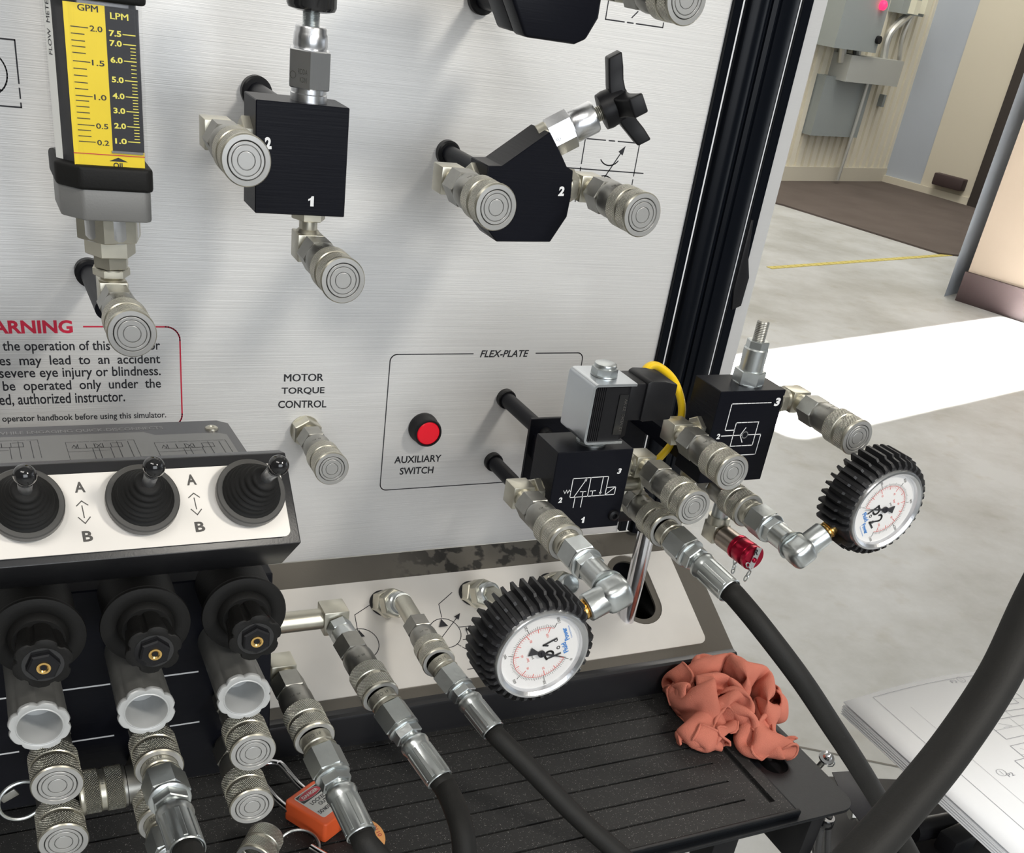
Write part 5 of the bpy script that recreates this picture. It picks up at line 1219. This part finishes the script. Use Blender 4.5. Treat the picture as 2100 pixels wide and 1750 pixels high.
for x0_, x1_ in ((-82, 88), (135, 285), (318, 472)):
    a = sg3.px(x0_, 912); b = sg3.px(x1_ - 12, 900); u0, u1 = a[0], b[0]; v1 = max(a[1], b[1]) - .002; wd_ = u1 - u0
    vlo = v1 - .030
    g.dash(sg3, (u0, v1), (u1, v1), .0003, (.006, .001)); g.dash(sg3, (u0, v1), (u0, vlo), .0003, (.008, .001)); g.dash(sg3, (u1, v1), (u1, vlo), .0003, (.008, .001)); g.line(sg3, (u0, v1 - .016), (u0 + wd_ * .6, v1 - .016), .0003)
    for q_ in range(4): g.path(sg3, [(u0 + wd_ * (.16 + q_ * .12), v1 - .004), (u0 + wd_ * (.16 + q_ * .12), v1 - .011), (u0 + wd_ * (.28 + q_ * .12), v1 - .011), (u0 + wd_ * (.28 + q_ * .12), v1 - .004)], .0004)
    g.path(sg3, [(u0 + wd_ * .66, v1 - .004), (u0 + wd_ * .80, v1 - .004), (u0 + wd_ * .80, v1 - .011), (u0 + wd_ * .10, v1 - .011)], .0004)
    g.path(sg3, [(u0 + wd_ * .07, v1 - .010), (u0 + wd_ * .11, v1 - .005), (u0 + wd_ * .13, v1 - .010), (u0 + wd_ * .16, v1 - .005)], .0004)
    g.line(sg3, (u0 + wd_ * .42, v1 - .004), (u0 + wd_ * .50, v1 - .011), .0004); g.line(sg3, (u0 + wd_ * .50, v1 - .004), (u0 + wd_ * .42, v1 - .011), .0004)
    for q_ in (.36, .45, .62, .74, .9): g.line(sg3, (u0 + wd_ * q_, v1 - .002 if q_ > .7 else v1 - .011), (u0 + wd_ * q_, vlo), .0004)
g.build('schematic_print', ink, t)
q = sg.px(434, 880); M = sg.m(q[0], q[1], 0)
G().lathe([(.0042, 0), (.0040, .0010), (.0028, .0018), (.0016, .0018), (.0012, .0009)], 24, M).build('sign_screw', nickel, t)

# ------------------------------------------------------------------ padlock, key and ring on the mat
ZM = ZT + .0046
pA, pB, pD = [at(500 + x / 6.176, 1540 + y / 6.176, z=ZM + .019) for x, y in ((510, 640), (890, 370), (1040, 960))]
ux_ = (pB - pA).normalized(); uy_ = (pA - pD); uy_ = (uy_ - ux_ * uy_.dot(ux_)).normalized(); lf = Fr(pA, ux_, uy_)
if lf.n.z < 0: lf = Fr(pA, ux_, uy_)
WL = (pB - pA).length; LL = (pD - pA).length
t = thing('padlock', 'orange safety padlock with DANGER LOCKED OUT label lying on the mat', 'padlock', pA)
G().prism(rrect(0, -LL, WL, 0, .003), -.018, .0008, lf).build('lock_body', orange, t, bevel=.0016, seg=3)
lf2 = Fr(lf.p(0, 0, .0008), lf.x, lf.y)
lx0, lx1, ly0, ly1 = WL * .17, WL * .93, -LL * .84, -LL * .10
G().prism(rrect(lx0, ly0, lx1, ly1, .002), .0, .0003, lf2).build('lock_label', lbl_w, t); ll_ = bpy.data.objects['lock_label']
lw = lx1 - lx0; hh = (ly1 - ly0)
G().prism([(lx0 + .001, ly1 - hh * .32), (lx1 - .001, ly1 - hh * .32), (lx1 - .001, ly1 - .001), (lx0 + .001, ly1 - .001)], .0003, .0004, lf2).build('danger_field', ink, ll_)
ccx, ccy = (lx0 + lx1) / 2, ly1 - hh * .165
G().prism(arc(ccx, ccy, lw * .455, 0, 2 * PI - .01, 36, hh * .130), .0004, .0005, lf2).build('danger_oval', danger_r, ll_)
g = G(); g.path(lf2, arc(ccx, ccy, lw * .455, 0, 2 * PI, 36, hh * .130), .0003, False, .00055); g.text(lf2, 'DANGER', ccx - lw * .33, ccy - .0016, lw * .66, .0032, .0006, bold=.03); g.build('danger_lettering', lbl_w, ll_)
g = G(); g.text(lf2, 'LOCKED', ccx - lw * .32, ly1 - hh * .50, lw * .64, .0036, .0004, bold=.02); g.text(lf2, 'OUT', ccx - lw * .16, ly1 - hh * .65, lw * .34, .0036, .0004, bold=.02); g.text(lf2, 'DO NOT REMOVE', ccx - lw * .44, ly1 - hh * .86, lw * .9, .0036, .0004, bold=.02); g.build('label_lettering', ink, ll_)
ha, hb = lf.p(WL * .08, 0, -.009), lf.p(WL * .80, 0, -.009)
up2 = lf.y; tipm = at(536, 1577, y=-.245) ; Ls_ = .040
mid = (ha + hb) / 2 + up2 * Ls_; rr_ = (hb - ha).length / 2; sx = (hb - ha).normalized()
lift = V((0, 0, .012))
pts = [ha - up2 * .003, ha + up2 * .012 + lift * .3, ha + up2 * (Ls_ - rr_) + lift] + [mid - up2 * rr_ + lift + sx * (-rr_ * math.cos(a)) + up2 * rr_ * math.sin(a) for a in [PI * i / 12 for i in range(1, 12)]] + [hb + up2 * (Ls_ - rr_) + lift, hb + up2 * .012 + lift * .3, hb - up2 * .003]
G().tube(spline(pts, 5), .0029, 14).build('shackle', chrome, t)
kc = at(500 + 1580 / 6.176, 1540 + 1080 / 6.176, z=ZM + .010); kfr = Fr(kc, (1, .25, 0), (-.25, 1, .30))
t = thing('lock_key', 'orange key head in the bottom of the padlock behind the hose end', 'key', kc)
G().extr([[(x * .0122, y * .0145) for x, y in arc(0, 0, 1, 0, 2 * PI - .01, 28)], [(x * .003, -.009 + y * .002) for x, y in arc(0, 0, 1, 0, 2 * PI - .01, 12)]], -.0012, .0012, kfr).build('key_head', copper_key, t, bevel=.0004)
g = G(); g.text(Fr(kfr.p(0, 0, .0012), kfr.x, kfr.y), '0110', .0095, -.0045, .010, .0034, rot=PI / 2); g.build('key_number', danger_r, t)
G().box(kfr.p(-.006, .018, 0), (.006, .014, .0014), Matrix((kfr.x, kfr.y, kfr.n)).transposed()).build('key_blade', brass, t)
cc_ = at(545, 1748, z=ZM + .0135)
d_ = V((-.55, -.80, -.0)).normalized(); S_ = at(520, 1765, z=ZM + .0140)
fr = frame_z(S_, d_); rt = thing('quick_coupler', 'short knurled coupler end lying on the mat at the bottom edge', 'coupling', M=fr.m()); coupler_body(rt, short=True)
q = at(612, 1740, z=ZM + .005); wring('steel wire ring lying on the mat beside the loose coupler', q, .0155, V((-.15, -.25, 1)), .0011)
a = at(638, 1738, z=ZM + .006); b = at(690, 1770, z=ZM + .006); tag(G().cyl(a, b, .0028, 18).build('ring_pin', chrome), 'small chrome pin on the mat at the bottom edge, right of the wire ring', 'pin')
# ------------------------------------------------------------------ the rag
def cloth():
    """a terry cloth crumpled by a small relaxation: the sheet keeps its size while it is squeezed
    into a heap over the tray corner, so it buckles into folds"""
    import numpy as np
    rng = np.random.default_rng(11); n = 84; side = .300; h = side / (n - 1)
    u, v = np.meshgrid(np.linspace(-.5, .5, n), np.linspace(-.5, .5, n), indexing='ij')
    def W(px, py, hh): q = at(px, py, z=ZT + hh); return np.array(q)
    ells = [(W(1452, 1415, .030), (.040, .045, .034)), (W(1400, 1390, .026), (.022, .024, .022)), (W(1520, 1420, .034), (.036, .045, .036)), (W(1452, 1500, .014), (.034, .026, .018)),
            (W(1580, 1440, .016), (.021, .028, .022)), (W(1545, 1515, .013), (.030, .024, .015)), (W(1600, 1533, .011), (.024, .013, .012))]
    cen = W(1490, 1445, .024)
    P = np.zeros((n, n, 3)); r = np.sqrt(u * u + v * v); th = np.arctan2(v, u)
    sq = .36
    P[..., 0] = cen[0] + side * sq * (u * 1.05 + .10 * np.sin(9 * v + 2) * 1.0); P[..., 1] = cen[1] + side * sq * (v * .95 + .10 * np.sin(8 * u + 1)); P[..., 2] = cen[2] + .030 - .05 * r
    wt = np.clip((u - v - .30) / .70, 0, 1)[..., None] ** .8; P += wt * (W(1612, 1540, .012) - P) * .85
    for k_ in range(10):
        a = rng.uniform(0, 2 * PI); f = rng.uniform(12, 34); ph = rng.uniform(0, 6)
        P[..., 2] += .0055 * np.sin(f * (u * np.cos(a) + v * np.sin(a)) + ph) * (14 / f)
        P[..., 0] += .004 * np.sin(f * (u * np.sin(a) + v * np.cos(a)) + ph * 2) * (12 / f); P[..., 1] += .004 * np.sin(f * (v * np.sin(a) - u * np.cos(a)) + ph * 3) * (12 / f)
    C = np.array([e[0] for e in ells]); A = np.array([e[1] for e in ells])
    def cons(P, di, dj, L, k):
        a = P[max(0, -di):n - max(0, di), max(0, -dj):n - max(0, dj)]; b = P[max(0, di):n + min(0, di), max(0, dj):n + min(0, dj)]
        d = b - a; l = np.linalg.norm(d, axis=-1, keepdims=True) + 1e-9; c = d * (1 - L / l) * .5 * k
        D = np.zeros_like(P); D[max(0, -di):n - max(0, di), max(0, -dj):n - max(0, dj)] += c; D[max(0, di):n + min(0, di), max(0, dj):n + min(0, dj)] -= c; return D
    s = .0042; V_ = np.zeros_like(P)
    for it in range(520):
        V_ *= .90; V_[..., 2] -= .000012; P = P + V_; Q = P.copy()
        for q in range(3):
            D = (cons(P, 1, 0, h, 1) + cons(P, 0, 1, h, 1)) * .55 + (cons(P, 1, 1, h * 1.414, 1) + cons(P, 1, -1, h * 1.414, 1)) * .22 + (cons(P, 2, 0, 2 * h, 1) + cons(P, 0, 2, 2 * h, 1)) * .12 + (cons(P, 4, 0, 4 * h, 1) + cons(P, 0, 4, 4 * h, 1)) * .03
            P = P + D
        # container
        f = P.reshape(-1, 3); rel = (f[:, None] - C) / A; dd = np.linalg.norm(rel, axis=-1); j = dd.argmin(1); dm = dd[np.arange(len(f)), j]
        o = dm > 1; tgt = C[j] + (f - C[j]) / dm[:, None]; f[o] += (tgt[o] - f[o]) * .35
        # spacing between layers through a coarse density grid
        if it > 40 and it % 2 == 0:
            lo = f.min(0) - 3 * s; g = ((f - lo) / s); gi = g.astype(int); dim = gi.max(0) + 4; den = np.zeros(dim)
            np.add.at(den, (gi[:, 0], gi[:, 1], gi[:, 2]), 1)
            for ax in range(3): den = (np.roll(den, 1, ax) + 2 * den + np.roll(den, -1, ax)) / 4
            gr = np.stack([(np.roll(den, -1, ax) - np.roll(den, 1, ax)) for ax in range(3)], -1)[gi[:, 0], gi[:, 1], gi[:, 2]]
            gl = np.linalg.norm(gr, axis=1, keepdims=True); f -= gr / (gl + 1.5) * .00022
        fl = ZT + np.where((f[:, 0] < XM + .004) & (f[:, 1] > -.3215), .0062, .0014); f[:, 2] = np.maximum(f[:, 2], fl)
        wall = (f[:, 1] > -.1425); f[wall, 1] = -.1425
        P = f.reshape(n, n, 3); V_ = V_ * .0 + np.clip(P - Q, -.0006, .0006) * .25
    for q in range(2):
        P[1:-1, 1:-1] = P[1:-1, 1:-1] * .5 + (P[2:, 1:-1] + P[:-2, 1:-1] + P[1:-1, 2:] + P[1:-1, :-2]) * .125
    me = bpy.data.meshes.new('shop_rag')
    me.from_pydata(P.reshape(-1, 3).tolist(), [], [(i * n + j, i * n + j + 1, (i + 1) * n + j + 1, (i + 1) * n + j) for i in range(n - 1) for j in range(n - 1)])
    for fc in me.polygons: fc.use_smooth = True
    me.materials.append(rag_m); o = bpy.data.objects.new('shop_rag', me); COL.objects.link(o)
    sm = o.modifiers.new('thick', 'SOLIDIFY'); sm.thickness = .0017; sm.offset = 0
    sb = o.modifiers.new('sub', 'SUBSURF'); sb.levels = 1; sb.render_levels = 1
    # overlocked hem along the four sides
    hem = [tuple(P[i, 0]) for i in range(n)] + [tuple(P[n - 1, j]) for j in range(1, n)] + [tuple(P[i, n - 1]) for i in range(n - 2, -1, -1)] + [tuple(P[0, j]) for j in range(n - 2, 0, -1)]
    ho = G().tube(hem, .0013, 8, True).build('stitched_hem', rag_m, None); ho.parent = o
    return o
tag(cloth(), 'crumpled salmon red shop rag lying on the right corner of the tray', 'cloth')

# ------------------------------------------------------------------ booklet at the right
ZB_ = -.262
t = thing('booklet', 'white spiral bound booklet of hydraulic schematics at the right edge', 'booklet', at(1728, 1445, z=ZB_))
a = at(1728, 1445, z=ZB_); X0_, Y0_ = a.x, a.y; X1_ = X0_ + .278; Y1_ = Y0_ - .30
for i in range(9):
    g = G(); n = 14; dz = -.0011 * i; ins = .0006 * i
    rows = []
    for j in range(n + 1):
        u = j / n; x = X0_ + ins * (1 if i % 2 else -.5) + (X1_ - X0_) * u; lift_ = .010 * math.sin(u * PI) * (1 - i / 9) + .003 * (i == 0) * (1 - u)
        rows.append([g._v((x, Y0_ - ins * .8 + (.002 * math.sin(u * 3)), ZB_ + lift_ + dz)), g._v((x, Y1_, ZB_ + lift_ + dz))])
    for A_, B_ in zip(rows, rows[1:]): g._f([A_[0], B_[0], B_[1], A_[1]])
    for A_, B_ in zip(rows, rows[1:]): pass
    o = g.build('page', paper, t); sm = o.modifiers.new('th', 'SOLIDIFY'); sm.thickness = .0008; sm.offset = 0
def bz(x): u = (x - X0_) / (X1_ - X0_); return ZB_ + .010 * math.sin(max(0, min(1, u)) * PI) + .003 * (1 - u) + .0008
def pline(g, pts, wd):
    P_ = []
    for (a0, b0), (a1, b1) in zip(pts, pts[1:]):
        n = max(1, int(abs(a1 - a0) / .02)); 
        for q in range(n):
            s0, s1 = q / n, (q + 1) / n; p = V((a0 + (a1 - a0) * s0, b0 + (b1 - b0) * s0, 0)); r = V((a0 + (a1 - a0) * s1, b0 + (b1 - b0) * s1, 0)); d = (r - p)
            if d.length < 1e-6: continue
            d.normalize(); nv = V((-d.y, d.x, 0)) * wd / 2
            g._f([g._v((w_.x, w_.y, bz(w_.x))) for w_ in (p - nv, r - nv, r + nv, p + nv)])
def bp(px, py):
    p = at(px, py, z=ZB_ + .006); p = at(px, py, z=bz(p.x)); p = at(px, py, z=bz(p.x)); return (p.x, p.y)
g = G(); A = bp(1790, 1430)
fr_ = [(A[0], A[1]), (A[0] + .25, A[1]), (A[0] + .25, Y1_ + .02), (A[0], Y1_ + .02)]; pline(g, fr_ + fr_[:1], .0005)
pline(g, [(A[0] + .028, A[1] - .028), (A[0] + .028, Y1_ + .02)], .0003)
for (x, y, w_, h_) in ((.10, -.03, .08, .035), (.115, -.035, .05, .02), (.09, -.075, .09, .03), (.085, -.115, .05, .030), (.14, -.115, .05, .03), (.075, -.155, .022, .016), (.055, -.185, .055, .02), (.125, -.185, .06, .03), (.06, -.215, .05, .025), (.12, -.225, .06, .03), (.07, -.135, .1, .05), (.16, -.155, .03, .02)):
    q = [(A[0] + x, A[1] + y), (A[0] + x + w_, A[1] + y), (A[0] + x + w_, A[1] + y - h_), (A[0] + x, A[1] + y - h_)]; pline(g, q + q[:1], .0007)
    pline(g, [(q[0][0] + w_ * .4, q[0][1]), (q[0][0] + w_ * .4, q[2][1] - .01)], .0004); pline(g, [(q[0][0], q[0][1] - h_ * .5), (q[1][0], q[1][1] - h_ * .5)], .0004)
    pline(g, [(q[0][0] + w_ * .15, q[0][1] - h_ * .2), (q[0][0] + w_ * .3, q[0][1] - h_ * .45), (q[0][0] + w_ * .15, q[0][1] - h_ * .45)], .0004)
for px, py in ((1971, 1394), (2054, 1585)):
    c_ = bp(px, py); pline(g, arc(c_[0], c_[1], .005, 0, 2 * PI, 16), .0005); pline(g, [(c_[0], c_[1] - .003), (c_[0], c_[1] + .003)], .0004)
for s_, px, py in (('P3', 1950, 1398), ('P2', 2066, 1590)):
    c_ = bp(px, py); vs, fs, bb = glyphs(s_, .02, 0); g.text(None, s_, 0, 0, .008, .005, map3=lambda a, b: V((c_[0] + a, c_[1] + b - .003, bz(c_[0] + a))))
g.build('page_print', grey_ink, t)
sx_ = bp(2092, 1385); g = G()
xs_ = X1_ - .004
coilp = []
for i in range(240):
    th = i * PI / 6; coilp.append((xs_ + .0 + .0065 * math.cos(th), Y0_ - .012 - i * .00095, ZB_ + .001 + .0075 * math.sin(th)))
G().tube(coilp, .0011, 6).build('spiral_binding', mat('clear_grey_coil', (.45, .46, .50), .3), t)

# ------------------------------------------------------------------ big foreground hose
pts = [CAM + ray(x_, y_) * d_ for x_, y_, d_ in ((2240, 1000, .50), (2125, 1225, .49), (2050, 1385, .48), (1955, 1530, .47), (1850, 1660, .455), (1775, 1745, .445), (1640, 1890, .43))]
t = thing('large_hose', 'thick black hose crossing the booklet in the foreground at lower right', 'hose', pts[3])
G().tube(spline(pts, 14), 0.0096, 24).build('rubber_hose', hose_m, t)

# ------------------------------------------------------------------ cart frame and clutter under the tray at the right
blk = black_pl
t = thing('cart_frame', 'black steel cart frame with cross tube under the tray and booklet', 'frame', (.3, -.3, -.3))
zF = -.300
def W2_(px, py, z): return at(px, py, z=z)
G().tube([W2_(1870, 1705, -.33), W2_(2100, 1660, -.33)], .012, 20).build('cross_tube', blk, t)
p = [W2_(*q, -.345)[:2] for q in ((1700, 1592), (1880, 1600), (1990, 1640), (2110, 1830), (1700, 1900), (1660, 1700))]
G().extr([p[::-1] if sum((p[i][0] * p[(i + 1) % 6][1] - p[(i + 1) % 6][0] * p[i][1]) for i in range(6)) < 0 else p], -.351, -.345, hfr).build('frame_plate', blk, t, bevel=.001)
G().box((.10, -.20, -.30), (.34, .02, .06)).build('tray_beam', blk, t, bevel=.002)
G().box((.195, -.24, -.27), (.016, .16, .07)).build('side_beam', blk, t, bevel=.002)
g = G(); q0 = W2_(1560, 1720, -.27); g.box((q0.x, -.255, -.62), (.03, .03, .70)); g.build('leg', blk, t, bevel=.003)
# folded flap of black sheet
tfr = Fr(at(1745, 1630, z=-.262), (1, .05, .04), (-.05, 1, .06)); tq = [tfr.px(*p_) for p_ in ((1706, 1584), (1766, 1580), (1792, 1622), (1838, 1668), (1812, 1672), (1776, 1700), (1735, 1650))]
o = G().prism(tq[::-1], -.0008, 0, tfr).build('tape_flap', mat('black_tape', (.014, .014, .018), .42, spec=.25), bevel=.0003)
tag(o, 'loose flap of shiny black tape beside the outer corner of the tray', 'tape')
# chrome screw clamp
c_ = at(1694, 1556, z=-.238)
t = thing('chrome_catch', 'small chrome quarter turn catch with wire loop off the right edge of the tray', 'catch', c_)
M = frame_z(c_, V((-.1, -.35, .93))).m()
G().lathe([(.0072, 0), (.0078, .0010), (.0074, .0024), (.0045, .0030), (.003, .0050), (.0, .0054)], 28, M).build('head', chrome, t)
G().box(M @ V((.001, 0, .0040)), (.0055, .0018, .0026), Matrix.Rotation(.6, 3, 'Z')).build('slot_bar', chrome, t)
G().lathe([(.003, -.016), (.003, 0)], 16, M).build('shank', dsteel, t)
G().tube([M @ V(p_) for p_ in ((.006, -.002, .001), (.009, -.004, -.002), (.0085, -.005, -.006), (.004, -.004, -.008))], .0007, 8).build('wire_loop', zinc, t)
# bolts, cable bundles
for i, (px, py) in enumerate(((1742, 1668), (1758, 1672))):
    c_ = at(px, py, z=-.280); M = frame_z(c_, V((1, -.35, 0))).m(); g = G(); hexn(g, .011, 0, .005, M)
    tag(g.build('hex_bolt', dsteel), 'dull hex bolt under the tray corner, %s of the two' % ('left' if i == 0 else 'right'), 'bolt')
for i, (px0, px1) in enumerate(((1683, 1676), (1698, 1696))):
    P_ = [at(px0 + 3, 1672, y=-.30), at(px0, 1700, y=-.30), at(px1, 1770, y=-.30), at(px1 - 3, 1900, y=-.29)]
    tg = thing('cable_bundle', 'grey black wrapped cable hanging under the tray corner, %s strand' % ('left' if i == 0 else 'right'), 'cable', P_[0])
    G().tube(spline(P_, 8), .0034, 12).build('jacket', mat('cable_jacket', (.06, .06, .06), .4) if i == 0 else MAT['cable_jacket'], tg)
c_ = at(1693, 1684, y=-.300)
tag(G().lathe([(.0075, -.005), (.0082, -.004), (.0082, .004), (.0075, .005)], 24, Matrix.Translation(c_)).build('cable_clamp', black_gl), 'glossy black clamp gathering two cables under the tray corner', 'clamp')
t = thing('toggle_clamp', 'black plastic clamp block under the booklet at bottom right', 'clamp', at(1960, 1730, z=-.335))
c_ = at(1962, 1722, z=-.325)
G().box(c_, (.040, .022, .022), Matrix.Rotation(.12, 3, 'Z')).build('clamp_body', black_pl, t, bevel=.003)
G().cyl(c_ + V((.010, 0, .002)), c_ + V((.034, .004, .002)), .0075, 20).build('clamp_drum', black_pl, t)
G().cyl(c_ + V((.034, .004, .002)), c_ + V((.050, .006, .002)), .0035, 16).build('clamp_pin', black_gl, t)
q = at(1855, 1612, z=-.27); tag(G().cyl(q, q + V((.03, .01, 0)), .009, 24).build('tube_plug', black_pl, bevel=.001), 'black tube end peeping out behind the crossing of the two hoses', 'plug')
